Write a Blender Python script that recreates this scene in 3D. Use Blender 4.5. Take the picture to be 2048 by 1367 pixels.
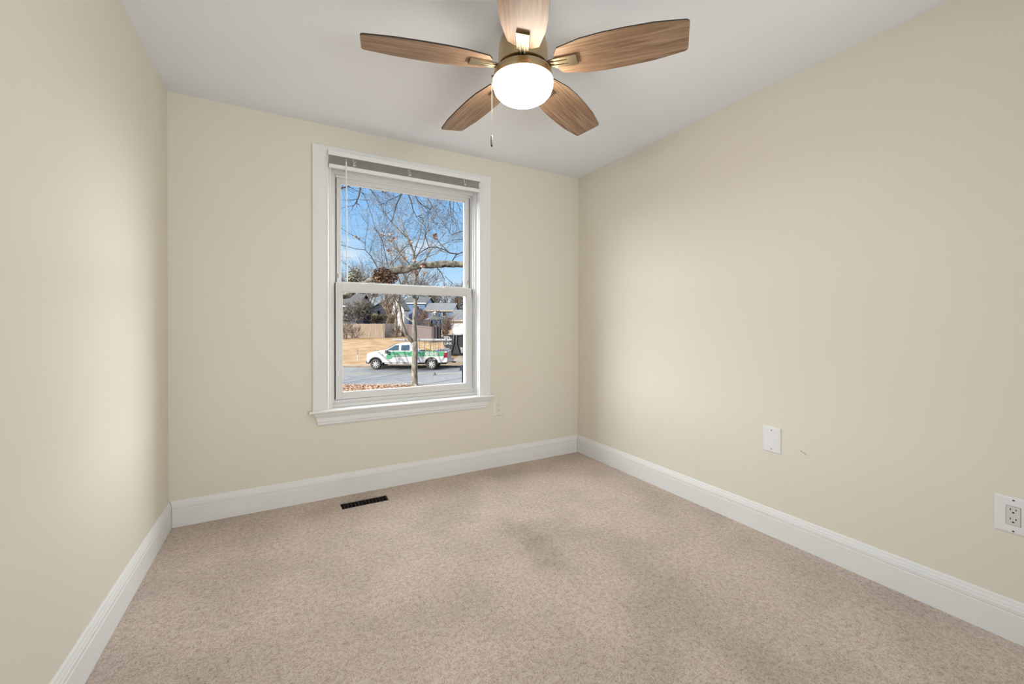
import bpy, bmesh, math, random
from mathutils import Vector, Matrix
for o in list(bpy.data.objects): bpy.data.objects.remove(o)
SC = bpy.context.scene; COL = SC.collection
PI = math.pi

# ------------------------------------------------------------ camera
CAM = (0.5642, -2.9576, 1.156); YAW = -0.5051; FPX = 827.45
cd = bpy.data.cameras.new('camera'); cam = bpy.data.objects.new('camera', cd); COL.objects.link(cam)
cam.location = CAM; cam.rotation_euler = (PI/2 - 0.0071, -0.0014, YAW)
cd.sensor_width = 36; cd.lens = 36*FPX/2048; cd.shift_y = -33.6/2048; cd.clip_start = .02; cd.clip_end = 600
SC.camera = cam

# ------------------------------------------------------------ colour management
SC.view_settings.view_transform = 'Standard'; SC.view_settings.look = 'None'
SC.view_settings.exposure = 0.0; SC.view_settings.gamma = 1; SC.view_settings.use_curve_mapping = False

# ------------------------------------------------------------ sky
KE = .20          # overall reflectance scale of outdoor surfaces
def world():
    w = bpy.data.worlds.new('winter_sky'); SC.world = w; w.use_nodes = True
    nt = w.node_tree; N = nt.nodes; L = nt.links; N.clear()
    out = N.new('ShaderNodeOutputWorld'); bg = N.new('ShaderNodeBackground')
    tc = N.new('ShaderNodeTexCoord'); sep = N.new('ShaderNodeSeparateXYZ')
    L.new(tc.outputs['Generated'], sep.inputs[0])
    ramp = N.new('ShaderNodeValToRGB'); e = ramp.color_ramp.elements
    stops = [(0.0, (.66, .82, .94)), (.06, (.60, .80, .97)), (.14, (.40, .67, .97)), (.32, (.24, .50, .90)), (1, (.22, .42, .85))]
    e[0].position = 0; e[0].color = (*stops[0][1], 1); e[1].position = 1; e[1].color = (*stops[-1][1], 1)
    for p, c in stops[1:-1]:
        k = e.new(p); k.color = (*c, 1)
    L.new(sep.outputs['Z'], ramp.inputs[0])
    # thin wisps low in the sky
    mp = N.new('ShaderNodeMapping'); mp.inputs['Scale'].default_value = (2.2, 2.2, 7)
    no = N.new('ShaderNodeTexNoise'); no.inputs['Scale'].default_value = 2.1; no.inputs['Detail'].default_value = 5
    cr = N.new('ShaderNodeValToRGB'); cr.color_ramp.elements[0].position = .60; cr.color_ramp.elements[1].position = .80
    L.new(tc.outputs['Generated'], mp.inputs[0]); L.new(mp.outputs[0], no.inputs[0]); L.new(no.outputs[0], cr.inputs[0])
    mx = N.new('ShaderNodeMix'); mx.data_type = 'RGBA'; mx.inputs['B'].default_value = (.9, .93, .97, 1)
    L.new(cr.outputs[0], mx.inputs['Factor']); L.new(ramp.outputs[0], mx.inputs['A'])
    # extra sky glow added out of view, high and to both sides, lighting the room
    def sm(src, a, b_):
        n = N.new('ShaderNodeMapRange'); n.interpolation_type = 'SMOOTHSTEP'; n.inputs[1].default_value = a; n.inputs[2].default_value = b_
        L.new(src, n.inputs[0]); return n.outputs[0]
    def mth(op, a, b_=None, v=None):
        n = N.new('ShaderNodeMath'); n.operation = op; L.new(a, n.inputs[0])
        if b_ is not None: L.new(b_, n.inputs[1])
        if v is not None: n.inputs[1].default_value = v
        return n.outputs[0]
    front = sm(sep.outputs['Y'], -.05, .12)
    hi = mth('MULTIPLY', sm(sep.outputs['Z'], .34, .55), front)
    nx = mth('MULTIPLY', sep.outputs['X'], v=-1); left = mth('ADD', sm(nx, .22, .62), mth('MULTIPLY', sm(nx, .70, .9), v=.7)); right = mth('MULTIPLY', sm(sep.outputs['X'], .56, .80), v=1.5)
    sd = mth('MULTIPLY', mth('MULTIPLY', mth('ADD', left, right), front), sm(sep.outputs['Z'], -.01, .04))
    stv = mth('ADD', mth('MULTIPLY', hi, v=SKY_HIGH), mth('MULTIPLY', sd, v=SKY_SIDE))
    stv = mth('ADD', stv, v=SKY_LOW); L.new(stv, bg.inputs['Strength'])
    mx2 = N.new('ShaderNodeMix'); mx2.data_type = 'RGBA'; mx2.inputs['B'].default_value = (.90, .95, 1, 1)
    L.new(mth('MAXIMUM', hi, sd), mx2.inputs['Factor']); L.new(mx.outputs['Result'], mx2.inputs['A'])
    L.new(mx2.outputs['Result'], bg.inputs['Color']); L.new(bg.outputs[0], out.inputs[0])
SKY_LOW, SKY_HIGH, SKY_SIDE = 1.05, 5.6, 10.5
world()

# ------------------------------------------------------------ lights
def lamp(name, kind, loc, energy, color, **kw):
    d = bpy.data.lights.new(name, kind); d.energy = energy; d.color = color
    for k, v in kw.items(): setattr(d, k, v)
    o = bpy.data.objects.new(name, d); COL.objects.link(o); o.location = loc
    return o
SUN = 14.0
sun = lamp('sun', 'SUN', (0, 0, 20), SUN, (1, .93, .82), angle=.009)
sdir = Vector((-.80, -.42, .40)).normalized()          # towards the sun
sun.rotation_euler = sdir.to_track_quat('Z', 'Y').to_euler()
# daylight portal in the window opening
po = lamp('window_portal', 'AREA', (1.365, .19, 1.39), 1, (1, 1, 1), shape='RECTANGLE', size=1.06, size_y=1.62)
po.rotation_euler = (-PI/2, 0, 0); po.data.cycles.is_portal = True
# added fill lamp, unseen behind the camera, aimed up at the ceiling
h2 = lamp('fill_light', 'AREA', (1.4, -4.7, .6), 60, (.88, .94, 1), shape='RECTANGLE', size=1.4, size_y=.8)
h2.rotation_euler = (math.radians(180-42), 0, 0)

# ------------------------------------------------------------ materials
def new_mat(name):
    m = bpy.data.materials.new(name); m.use_nodes = True
    return m, m.node_tree.nodes, m.node_tree.links, m.node_tree.nodes['Principled BSDF']
def mat(name, col, rough=.6, metal=0., var=0., vscale=8., bump=0., bscale=60., bdist=.001, col2=None, detail=4, coords='Object', stretch=None, spec=None):
    m, N, L, b = new_mat(name)
    b.inputs['Roughness'].default_value = rough; b.inputs['Metallic'].default_value = metal
    if spec is not None: b.inputs['Specular IOR Level'].default_value = spec
    c2 = col2 or tuple(max(0, c*(1-var)) for c in col)
    tc = N.new('ShaderNodeTexCoord'); mp = N.new('ShaderNodeMapping')
    L.new(tc.outputs[coords], mp.inputs[0])
    if stretch: mp.inputs['Scale'].default_value = stretch
    no = N.new('ShaderNodeTexNoise'); no.inputs['Scale'].default_value = vscale; no.inputs['Detail'].default_value = detail
    L.new(mp.outputs[0], no.inputs['Vector'])
    cr = N.new('ShaderNodeValToRGB'); cr.color_ramp.elements[0].position = .35; cr.color_ramp.elements[1].position = .65
    cr.color_ramp.elements[0].color = (*c2, 1); cr.color_ramp.elements[1].color = (*col, 1)
    L.new(no.outputs[0], cr.inputs[0]); L.new(cr.outputs[0], b.inputs['Base Color'])
    if bump:
        bn = N.new('ShaderNodeTexNoise'); bn.inputs['Scale'].default_value = bscale; bn.inputs['Detail'].default_value = 5
        L.new(mp.outputs[0], bn.inputs['Vector'])
        bu = N.new('ShaderNodeBump'); bu.inputs['Strength'].default_value = bump; bu.inputs['Distance'].default_value = bdist
        L.new(bn.outputs[0], bu.inputs['Height']); L.new(bu.outputs[0], b.inputs['Normal'])
    return m

M = {}
M['wall'] = mat('cream_wall_paint', (.76, .715, .615), .55, var=.015, vscale=1.5, bump=.12, bscale=140, bdist=.001)
M['ceiling'] = mat('ceiling_paint', (.82, .83, .85), .85, var=.015, vscale=1.2, bump=.1, bscale=120)
M['trim'] = mat('white_trim_paint', (.80, .80, .79), .5, var=.02, vscale=5, bump=.05, bscale=40)
M['vinyl'] = mat('white_vinyl', (.68, .67, .65), .38, var=.02, vscale=4)
M['plate'] = mat('white_plastic_plate', (.80, .80, .80), .3, var=.01)
M['almond'] = mat('ivory_plastic_plate', (.78, .75, .67), .35, var=.01)
M['socket'] = mat('grey_white_socket_plastic', (.66, .65, .63), .4, var=.01)
M['dark'] = mat('black_void', (.012, .012, .012), .7)
M['screw'] = mat('screw_metal', (.22, .215, .20), .5, 1)
M['shadow_gap'] = mat('grey_plastic_gap', (.22, .21, .20), .7)
M['gasket'] = mat('dark_gasket', (.06, .055, .05), .8)
M['vent'] = mat('brown_black_vent_enamel', (.022, .016, .014), .45)
M['slat'] = mat('blind_slat', (.78, .76, .69), .5, var=.15, vscale=3)
M['blindrail'] = mat('blind_rail_white', (.82, .82, .80), .35)
M['clear'] = mat('milky_plastic', (.72, .71, .66), .3)
M['brass'] = mat('brushed_brass', (.52, .40, .24), .30, 1, var=.12, vscale=30, stretch=(1, 1, 14))
M['brassp'] = mat('satin_bracket', (.28, .225, .15), .5, 1)
M['ext_white'] = mat('outer_frame_white', (.85, .85, .85), .5)

def glass():
    m, N, L, b = new_mat('window_glass'); N.remove(b)
    tr = N.new('ShaderNodeBsdfTransparent'); tr.inputs[0].default_value = (.97, .98, .98, 1)
    L.new(tr.outputs[0], N['Material Output'].inputs[0]); return m
M['glass'] = glass()

def globe_mat():
    m, N, L, b = new_mat('frosted_lit_globe')
    b.inputs['Base Color'].default_value = (.9, .88, .8, 1); b.inputs['Roughness'].default_value = .35
    lw = N.new('ShaderNodeTexNoise'); lw.inputs['Scale'].default_value = 3.5; lw.inputs['Detail'].default_value = 1
    tc = N.new('ShaderNodeTexCoord'); L.new(tc.outputs['Object'], lw.inputs['Vector'])
    cr = N.new('ShaderNodeValToRGB'); cr.color_ramp.elements[0].position = .42; cr.color_ramp.elements[1].position = .6
    cr.color_ramp.elements[0].color = (1, .93, .80, 1); cr.color_ramp.elements[1].color = (1, .97, .88, 1)
    L.new(lw.outputs[0], cr.inputs[0]); L.new(cr.outputs[0], b.inputs['Emission Color'])
    b.inputs['Emission Strength'].default_value = GLOBE
    return m
GLOBE = 40.0
M['globe'] = globe_mat()

def wood_mat():
    m, N, L, b = new_mat('walnut_blade_wood'); b.inputs['Roughness'].default_value = .5; b.inputs['Specular IOR Level'].default_value = .42
    tc = N.new('ShaderNodeTexCoord'); mp = N.new('ShaderNodeMapping'); mp.inputs['Scale'].default_value = (1.1, 22, 8)
    L.new(tc.outputs['Object'], mp.inputs[0])
    n1 = N.new('ShaderNodeTexNoise'); n1.inputs['Scale'].default_value = 2.6; n1.inputs['Detail'].default_value = 7; n1.inputs['Distortion'].default_value = .9
    n2 = N.new('ShaderNodeTexNoise'); n2.inputs['Scale'].default_value = 14; n2.inputs['Detail'].default_value = 3
    L.new(mp.outputs[0], n1.inputs['Vector']); L.new(mp.outputs[0], n2.inputs['Vector'])
    cr = N.new('ShaderNodeValToRGB'); e = cr.color_ramp.elements
    e[0].position = .34; e[0].color = (.15, .085, .048, 1); e[1].position = .66; e[1].color = (.37, .245, .155, 1)
    k = e.new(.5); k.color = (.27, .165, .098, 1)
    mx = N.new('ShaderNodeMix'); mx.data_type = 'FLOAT'; mx.inputs['Factor'].default_value = .28
    L.new(n1.outputs[0], mx.inputs['A']); L.new(n2.outputs[0], mx.inputs['B']); L.new(mx.outputs['Result'], cr.inputs[0])
    L.new(cr.outputs[0], b.inputs['Base Color']); return m
M['wood'] = wood_mat()
M['blade_edge'] = mat('dark_blade_edge', (.035, .022, .016), .6)

def carpet_mat():
    m, N, L, b = new_mat('beige_carpet'); b.inputs['Roughness'].default_value = .95
    b.inputs['Specular IOR Level'].default_value = .1
    tc = N.new('ShaderNodeTexCoord')
    def noise(s, d=3, w=0):
        n = N.new('ShaderNodeTexNoise'); n.inputs['Scale'].default_value = s; n.inputs['Detail'].default_value = d; n.inputs['Distortion'].default_value = w
        L.new(tc.outputs['Object'], n.inputs['Vector']); return n
    tuft = noise(165, 3, .5); clump = noise(52, 4, .4); patch = noise(2.3, 5, .3)
    cr = N.new('ShaderNodeValToRGB'); e = cr.color_ramp.elements
    e[0].position = .30; e[0].color = (.34, .27, .225, 1); e[1].position = .57; e[1].color = (.70, .60, .525, 1)
    k = e.new(.44); k.color = (.54, .44, .38, 1)
    mx = N.new('ShaderNodeMix'); mx.data_type = 'FLOAT'; mx.inputs['Factor'].default_value = .40
    L.new(tuft.outputs[0], mx.inputs['A']); L.new(clump.outputs[0], mx.inputs['B']); L.new(mx.outputs['Result'], cr.inputs[0])
    pr = N.new('ShaderNodeMapRange'); pr.inputs[1].default_value = .36; pr.inputs[2].default_value = .62; pr.inputs[3].default_value = .86; pr.inputs[4].default_value = 1.04
    L.new(patch.outputs[0], pr.inputs[0])
    mu = N.new('ShaderNodeVectorMath'); mu.operation = 'SCALE'
    L.new(cr.outputs[0], mu.inputs[0]); L.new(pr.outputs[0], mu.inputs['Scale'])
    # two worn, darker patches of the pile
    last = mu.outputs[0]
    for (cx, cy, sx, sy, amt) in CARPET_STAINS:
        mp = N.new('ShaderNodeMapping'); mp.vector_type = 'POINT'
        mp.inputs['Location'].default_value = (-cx/sx, -cy/sy, 0); mp.inputs['Scale'].default_value = (1/sx, 1/sy, 0)
        L.new(tc.outputs['Object'], mp.inputs[0])
        ln = N.new('ShaderNodeVectorMath'); ln.operation = 'LENGTH'; L.new(mp.outputs[0], ln.inputs[0])
        ad = N.new('ShaderNodeMath'); ad.operation = 'ADD'; L.new(ln.outputs['Value'], ad.inputs[0])
        dn = noise(7, 4, .5); sb = N.new('ShaderNodeMath'); sb.operation = 'MULTIPLY_ADD'; sb.inputs[1].default_value = 1.6; sb.inputs[2].default_value = -.8
        L.new(dn.outputs[0], sb.inputs[0]); L.new(sb.outputs[0], ad.inputs[1])
        mr = N.new('ShaderNodeMapRange'); mr.interpolation_type = 'SMOOTHSTEP'
        mr.inputs[1].default_value = .2; mr.inputs[2].default_value = 1.2; mr.inputs[3].default_value = 1-amt; mr.inputs[4].default_value = 1
        L.new(ad.outputs[0], mr.inputs[0])
        s = N.new('ShaderNodeVectorMath'); s.operation = 'SCALE'; L.new(last, s.inputs[0]); L.new(mr.outputs[0], s.inputs['Scale']); last = s.outputs[0]
    L.new(last, b.inputs['Base Color'])
    bu = N.new('ShaderNodeBump'); bu.inputs['Strength'].default_value = 1; bu.inputs['Distance'].default_value = .009
    L.new(mx.outputs['Result'], bu.inputs['Height']); L.new(bu.outputs[0], b.inputs['Normal'])
    return m
CARPET_STAINS = [(1.70, -1.12, .12, .36, .18), (1.40, -.70, .28, .10, .08), (1.98, -2.15, .12, .16, .16), (1.80, -1.72, .12, .12, .08), (.75, -1.1, .3, .12, .05)]
M['carpet'] = carpet_mat()

# ------------------------------------------------------------ mesh helpers
class MB:
    def __init__(s): s.v = []; s.f = []; s.m = []
    def add(s, vs, fs, m=0):
        n = len(s.v); s.v += [tuple(p) for p in vs]; s.f += [tuple(i+n for i in f) for f in fs]; s.m += [m]*len(fs); return s
    def box(s, x0, x1, y0, y1, z0, z1, m=0):
        vs = [(x, y, z) for z in (z0, z1) for y in (y0, y1) for x in (x0, x1)]
        return s.add(vs, [(0, 2, 3, 1), (4, 5, 7, 6), (0, 1, 5, 4), (2, 6, 7, 3), (0, 4, 6, 2), (1, 3, 7, 5)], m)
    def prism(s, poly, a, b, axis='y', m=0):
        # poly: list of 2-D points; axis: extrusion axis from a to b
        def P(p, t): return {'y': (p[0], t, p[1]), 'x': (t, p[0], p[1]), 'z': (p[0], p[1], t)}[axis]
        n = len(poly); vs = [P(p, a) for p in poly]+[P(p, b) for p in poly]
        fs = [tuple(range(n)), tuple(range(2*n-1, n-1, -1))]+[(i, n+i, n+(i+1) % n, (i+1) % n) for i in range(n)]
        return s.add(vs, fs, m)
    def tube(s, pts, rad, n=6, m=0, caps=True):
        pts = [Vector(p) for p in pts]; rad = rad if isinstance(rad, (list, tuple)) else [rad]*len(pts)
        vs = []; k = len(pts)
        for i, p in enumerate(pts):
            t = (pts[min(i+1, k-1)]-pts[max(i-1, 0)]).normalized()
            a = t.cross(Vector((.31, .17, .93))); a = a.normalized() if a.length > 1e-4 else Vector((1, 0, 0)); b = t.cross(a)
            for j in range(n):
                g = 2*PI*j/n; vs.append(p+(a*math.cos(g)+b*math.sin(g))*rad[i])
        fs = [(i*n+j, i*n+(j+1) % n, (i+1)*n+(j+1) % n, (i+1)*n+j) for i in range(k-1) for j in range(n)]
        if caps: fs += [tuple(range(n-1, -1, -1)), tuple(range((k-1)*n, k*n))]
        return s.add(vs, fs, m)
    def lathe(s, prof, n=48, c=(0, 0), m=0, close=False):
        vs = [(c[0]+r*math.cos(2*PI*j/n), c[1]+r*math.sin(2*PI*j/n), z) for r, z in prof for j in range(n)]
        fs = [(i*n+j, i*n+(j+1) % n, (i+1)*n+(j+1) % n, (i+1)*n+j) for i in range(len(prof)-1) for j in range(n)]
        return s.add(vs, fs, m)
    def tri(s, a, b, c, m=0): return s.add([a, b, c], [(0, 1, 2)], m)
    def xf(s, mtx, start=0):
        for i in range(start, len(s.v)): s.v[i] = tuple(mtx @ Vector(s.v[i]))
        return s
    def build(s, name, mats, parent=None, smooth=False, bevel=0, fix=True, auto=None):
        me = bpy.data.meshes.new(name); me.from_pydata(s.v, [], s.f)
        mats = mats if isinstance(mats, (list, tuple)) else [mats]
        for k in mats: me.materials.append(M[k] if isinstance(k, str) else k)
        me.polygons.foreach_set('material_index', s.m)
        if fix:
            bm = bmesh.new(); bm.from_mesh(me); bmesh.ops.recalc_face_normals(bm, faces=bm.faces); bm.to_mesh(me); bm.free()
        if smooth: me.polygons.foreach_set('use_smooth', [True]*len(me.polygons))
        if smooth and auto: me.set_sharp_from_angle(angle=math.radians(auto))
        me.update()
        o = bpy.data.objects.new(name, me); COL.objects.link(o)
        if parent: o.parent = parent
        if bevel:
            md = o.modifiers.new('bevel', 'BEVEL'); md.width = bevel; md.segments = 2; md.limit_method = 'ANGLE'; md.angle_limit = math.radians(40)
        return o
def tag(o, label, cat, group=None, kind=None):
    if label: o['label'] = label
    if cat: o['category'] = cat
    if group: o['group'] = group
    if kind: o['kind'] = kind
    return o
def empty(name, loc=(0, 0, 0), rz=0):
    o = bpy.data.objects.new(name, None); COL.objects.link(o); o.location = loc; o.rotation_euler = (0, 0, rz); o.empty_display_size = .1
    return o
def struct(o, label=None, cat=None): return tag(o, label, cat, kind='structure')

# ============================================================ THE ROOM
H = 2.44; W = 2.8753; YB = -3.5
def xl(y): return .0067*y
def xr(y): return W-.0066*y
OX0, OX1, OZ0, OZ1 = .832, 1.905, .565, 2.215         # window rough opening
WT = .15
VX0, VX1, VY0, VY1 = .876, 1.168, -.226, -.124        # floor register hole

# floor with a ragged cut-out for the register
bm = bmesh.new(); rng = random.Random(4)
def loop(pts):
    vs = [bm.verts.new((x, y, 0)) for x, y in pts]
    return [bm.edges.new((vs[i], vs[(i+1) % len(vs)])) for i in range(len(vs))]
outer = [(xl(0)-.05, .02), (xr(0)+.05, .02), (xr(-5.5)+.05, -5.5), (xl(-5.5)-.8, -5.5), (xl(YB)-.8, YB), (xl(YB)-.05, YB)]
e1 = loop(outer)
hole = []
def jag(p, q, n):
    for i in range(n):
        t = i/n; x = p[0]+(q[0]-p[0])*t; y = p[1]+(q[1]-p[1])*t
        a = rng.uniform(0, .006) if i % 2 else 0
        cx, cy = (VX0+VX1)/2, (VY0+VY1)/2
        d = Vector((cx-x, cy-y)).normalized(); hole.append((x+d.x*a, y+d.y*a))
jag((VX0, VY0), (VX1, VY0), 60); jag((VX1, VY0), (VX1, VY1), 20); jag((VX1, VY1), (VX0, VY1), 60); jag((VX0, VY1), (VX0, VY0), 20)
e2 = loop(hole)
r = bmesh.ops.triangle_fill(bm, edges=e1+e2, use_beauty=True)
for f in bm.faces:
    if f.normal.z < 0: f.normal_flip()
# pile thickness round the hole
ext = bmesh.ops.extrude_edge_only(bm, edges=e2)
for v in [g for g in ext['geom'] if isinstance(g, bmesh.types.BMVert)]: v.co.z = -.014
me = bpy.data.meshes.new('floor'); bm.to_mesh(me); bm.free(); me.materials.append(M['carpet'])
fl = bpy.data.objects.new('floor', me); COL.objects.link(fl); struct(fl, 'beige pile carpet covering the room floor', 'floor')

struct(MB().prism([(xl(.3)-.15, .2), (xr(.3)+.15, .2), (xr(-5.5)+.15, -5.6), (xl(-5.5)-.9, -5.6), (xl(-3.5)-.9, -3.5), (xl(-3.5)-.15, -3.5)], H, H+.12, 'z').build('ceiling', 'ceiling'), 'smooth light grey painted ceiling', 'ceiling')
struct(MB().prism([(xl(.0), 0), (xl(.0)-.15, 0), (xl(YB)-.15, YB), (xl(YB), YB)], -.05, H, 'z').build('wall_left', 'wall'), 'plain cream wall on the left', 'wall')
wr = struct(MB().prism([(xr(.0), 0), (xr(.0)+.15, 0), (xr(-5.5)+.15, -5.5), (xr(-5.5), -5.5)], -.05, H, 'z').build('wall_right', 'wall'), 'plain cream wall on the right with two wall plates', 'wall')
m = MB()
m.box(-.15, OX0, 0, WT, -.05, H); m.box(OX1, W+.15, 0, WT, -.05, H); m.box(OX0, OX1, 0, WT, -.05, OZ0); m.box(OX0, OX1, 0, WT, OZ1, H)
struct(m.build('wall_back', 'wall'), 'cream end wall that holds the window', 'wall')
# rear wall with a wide cased opening to the hallway, never in view
m = MB(); m.box(xl(YB)-.15, .12, YB-.12, YB, -.05, H); m.box(.12, 2.2, YB-.12, YB, 2.10, H); m.box(2.2, xr(YB)+.1, YB-.12, YB, -.05, H)
struct(m.build('wall_rear', 'wall'))
m = MB(); m.box(-.9, W+.2, -5.62, -5.5, -.05, H); m.box(-.95, -.8, -5.5, YB-.12, -.05, H); m.box(-.8, -.1, YB-.12, YB-.05, -.05, H)
struct(m.build('wall_hall', 'wall'))

# baseboards: one moulded profile, mitred in the corners
BH = .148
PROF = [(0, 0), (.0145, 0), (.0145, .098), (.0125, .1), (.0125, .103), (.0145, .105), (.0145, .118), (.0125, .121), (.0115, .128), (.008, .136), (.0065, .143), (.003, BH), (0, BH)]
def base(name, P, Q, nrm, mp, mq, label):
    # P, Q floor points on the wall; nrm inward normal; mp/mq mitre run per unit depth along the wall at each end
    P = Vector((*P, 0)); Q = Vector((*Q, 0)); d = (Q-P).normalized(); nrm = Vector((*nrm, 0)).normalized()
    vs = [P+nrm*a+d*(a*mp+.0007)+Vector((0, 0, z)) for a, z in PROF]+[Q+nrm*a-d*(a*mq+.0007)+Vector((0, 0, z)) for a, z in PROF]
    n = len(PROF); fs = [(i, i+1, n+i+1, n+i) for i in range(n-1)]+[tuple(range(n)), tuple(range(2*n-1, n-1, -1))]
    struct(MB().add(vs, fs).build(name, 'trim'), label, 'baseboard')
base('baseboard_left', (xl(YB), YB), (xl(-.003), -.003), (1, 0), 0, 1, 'white moulded baseboard along the left wall')
base('baseboard_back', (.0015, 0), (W-.001, 0), (0, -1), 1, 1, 'white moulded baseboard below the window wall')
base('baseboard_right', (W, -.001), (xr(YB), YB), (-1, 0), 1, 0, 'white moulded baseboard along the right wall')

# little scratch on the right wall
m = MB(); m.tube([(xr(-1.83)-.0002, -1.822, .497), (xr(-1.83)-.0002, -1.836, .492), (xr(-1.83)-.0002, -1.848, .484)], .0009, 4)
m.tube([(xr(-1.83)-.0002, -1.820, .499), (xr(-1.83)-.0002, -1.824, .498)], .0016, 4)
o = m.build('scratch', 'gasket', wr)

# ============================================================ THE WINDOW
win = struct(empty('window_1', (1.3685, 0, OZ0)), 'white double-hung window with moulded casing looking onto the street', 'window')
WL = Matrix.Translation(win.location).inverted()
def wpart(mb, name, mats, parent=None, **kw):
    # geometry is given in room coordinates
    mb.xf(WL); return mb.build(name, mats, parent or win, **kw)
CW = .099; CX0, CX1, CZ1, CZ0 = .727, 2.000, 2.303, .583
CP = [(0, 0), (0, .012), (.003, .0175), (.012, .0185), (.075, .0175), (.078, .015), (.082, .0145), (.086, .0165), (.094, .0165), (CW, .011), (CW, 0)]   # (distance in from outer edge, depth)
def casing(side):
    vs = []
    for (w, d) in CP:
        if side == 'L': vs.append(((CX0+w, -d, CZ0), (CX0+w, -d, CZ1-w)))
        elif side == 'R': vs.append(((CX1-w, -d, CZ0), (CX1-w, -d, CZ1-w)))
        else: vs.append(((CX0+w, -d, CZ1-w), (CX1-w, -d, CZ1-w)))
    n = len(CP); a = [p[0] for p in vs]+[p[1] for p in vs]
    return MB().add(a, [(i, i+1, n+i+1, n+i) for i in range(n-1)]+[tuple(range(n)), tuple(range(2*n-1, n-1, -1))])
for sd in 'LRT': wpart(casing(sd), 'casing', 'trim')
# stool (inside sill) with rounded nose and horns
nose = [(.045, .0), (-.034, .0), (-.040, -.003), (-.043, -.0095), (-.040, -.016), (-.034, -.019), (.0, -.019), (.045, -.019)]
m = MB(); m.prism([(y, CZ0+z) for y, z in nose if y <= 0]+[(0, CZ0-.019), (0, CZ0)][:0]+[(0, CZ0)], .707, 2.024, 'x')
m.box(OX0, OX1, 0, .045, CZ0-.019, CZ0)
wpart(m, 'sill', 'trim', bevel=.001)
# apron: crown profile with ends tapering back to the wall
AP = [(.030, CZ0-.019, .000), (.029, CZ0-.030, .001), (.020, CZ0-.045, .010), (.0165, CZ0-.052, .012), (.0165, CZ0-.078, .019), (.013, CZ0-.082, .020), (.013, CZ0-.092, .022), (.006, CZ0-.104, .026), (0, CZ0-.106, .028)]
vs = []
for d, z, e in AP: vs += [(.737+e, -d, z), (1.993-e, -d, z)]
for d, z, e in AP: vs += [(.737+e, 0, z), (1.993-e, 0, z)]
n = len(AP); fs = []
for i in range(n-1):
    a = 2*i; b = a+2; c = 2*n
    fs += [(a, a+1, b+1, b), (a, b, b+c, a+c), (a+1, a+1+c, b+1+c, b+1)]
fs += [(0, 2*n, 2*n+1, 1)]
wpart(MB().add(vs, fs), 'apron', 'trim')
# jamb lining (interior part of the opening)
m = MB(); JY = .040; jt = .008
m.box(OX0-.001, OX0+jt, -.001, .145, CZ0, OZ1); m.box(OX1-jt, OX1+.001, -.001, .145, CZ0, OZ1); m.box(OX0, OX1, -.001, .145, OZ1-jt, OZ1+.001); m.box(OX0, OX1, .045, .145, OZ0-.002, CZ0)
wpart(m, 'jamb', 'trim')
# vinyl master frame, stepped with the two tracks
FX0, FX1 = OX0+jt, OX1-jt
m = MB()
def fr(x, y0, y1, z0, z1):    # ring with inner opening inset x from frame sides
    m.box(FX0, FX0+x, y0, y1, z0, z1); m.box(FX1-x, FX1, y0, y1, z0, z1)
fr(.016, .034, .046, CZ0, OZ1-jt); fr(.024, .046, .074, CZ0, OZ1-jt); fr(.030, .074, .082, CZ0, OZ1-jt); fr(.036, .082, .112, CZ0, OZ1-jt); fr(.046, .112, .135, CZ0, OZ1-jt)
zt_ = OZ1-jt
m.box(FX0+.016, FX1-.016, .0345, .0465, 2.165, zt_-.0005); m.box(FX0+.024, FX1-.024, .0465, .0745, 2.150, zt_-.0005); m.box(FX0+.036, FX1-.036, .0745, .1345, 2.136, zt_-.0005)
m.box(FX0+.016, FX1-.016, .0345, .0465, CZ0+.0003, .606); m.box(FX0+.024, FX1-.024, .0465, .0785, CZ0+.0003, .630); m.box(FX0+.036, FX1-.036, .0785, .1345, CZ0-.01, .622)
wpart(m, 'vinyl_frame', 'vinyl', bevel=.0012)
def sash(name, x0, x1, z0, z1, y0, y1, sl, sr, rt, rb, label):
    r = empty(name, (0, 0, 0)); r.parent = win; r['label'] = label
    m = MB(); yb = .005
    for (a, b, c, d) in ((x0, x0+sl, z0, z1), (x1-sr, x1, z0, z1), (x0+sl, x1-sr, z0, z0+rb), (x0+sl, x1-sr, z1-rt, z1)):
        m.box(a, b, y0, y1, c, d)
    # glazing bead: a thin stepped lip round the glass
    g = .006; ym = (y0+y1)/2
    X0, X1, Z0, Z1 = x0+sl, x1-sr, z0+rb, z1-rt
    for (a, b, c, d) in ((X0, X0+g, Z0, Z1), (X1-g, X1, Z0, Z1), (X0, X1, Z0, Z0+g), (X0, X1, Z1-g, Z1)): m.box(a, b, y0+yb, y1-.003, c, d)
    wpart(m, 'sash_frame', 'vinyl', r, bevel=.0015)
    g2 = MB(); g2.box(X0, X1, ym-.002, ym+.002, Z0, Z1); wpart(g2, 'glass_pane', 'glass', r)
    # dark weather seal just visible beside the sash
    s = MB(); s.box(x0-.004, x0, y0+.010, y1-.004, z0, z1); s.box(x1, x1+.004, y0+.012, y1-.004, z0, z1)
    wpart(s, 'weather_strip', 'gasket', r); return r
us = sash('upper_sash', .882, 1.852, 1.385, 2.136, .080, .110, .024, .032, .030, .04, 'upper sash set behind the lower one')
ls = sash('lower_sash', .872, 1.8605, .634, 1.419, .046, .076, .040, .043, .055, .040, 'lower sash of the double-hung window')
m = MB()
for x in (1.10, 1.66): m.box(x-.024, x+.024, .050, .074, 1.419, 1.426); m.box(x-.012, x+.03, .054, .066, 1.426, 1.432)
wpart(m, 'sash_lock', 'vinyl', ls, bevel=.002)
m = MB()
for x in (.872+.016, 1.8605-.02): m.box(x-.013, x+.013, .052, .070, 1.419, 1.424)
wpart(m, 'tilt_latch', 'vinyl', ls, bevel=.002)
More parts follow.
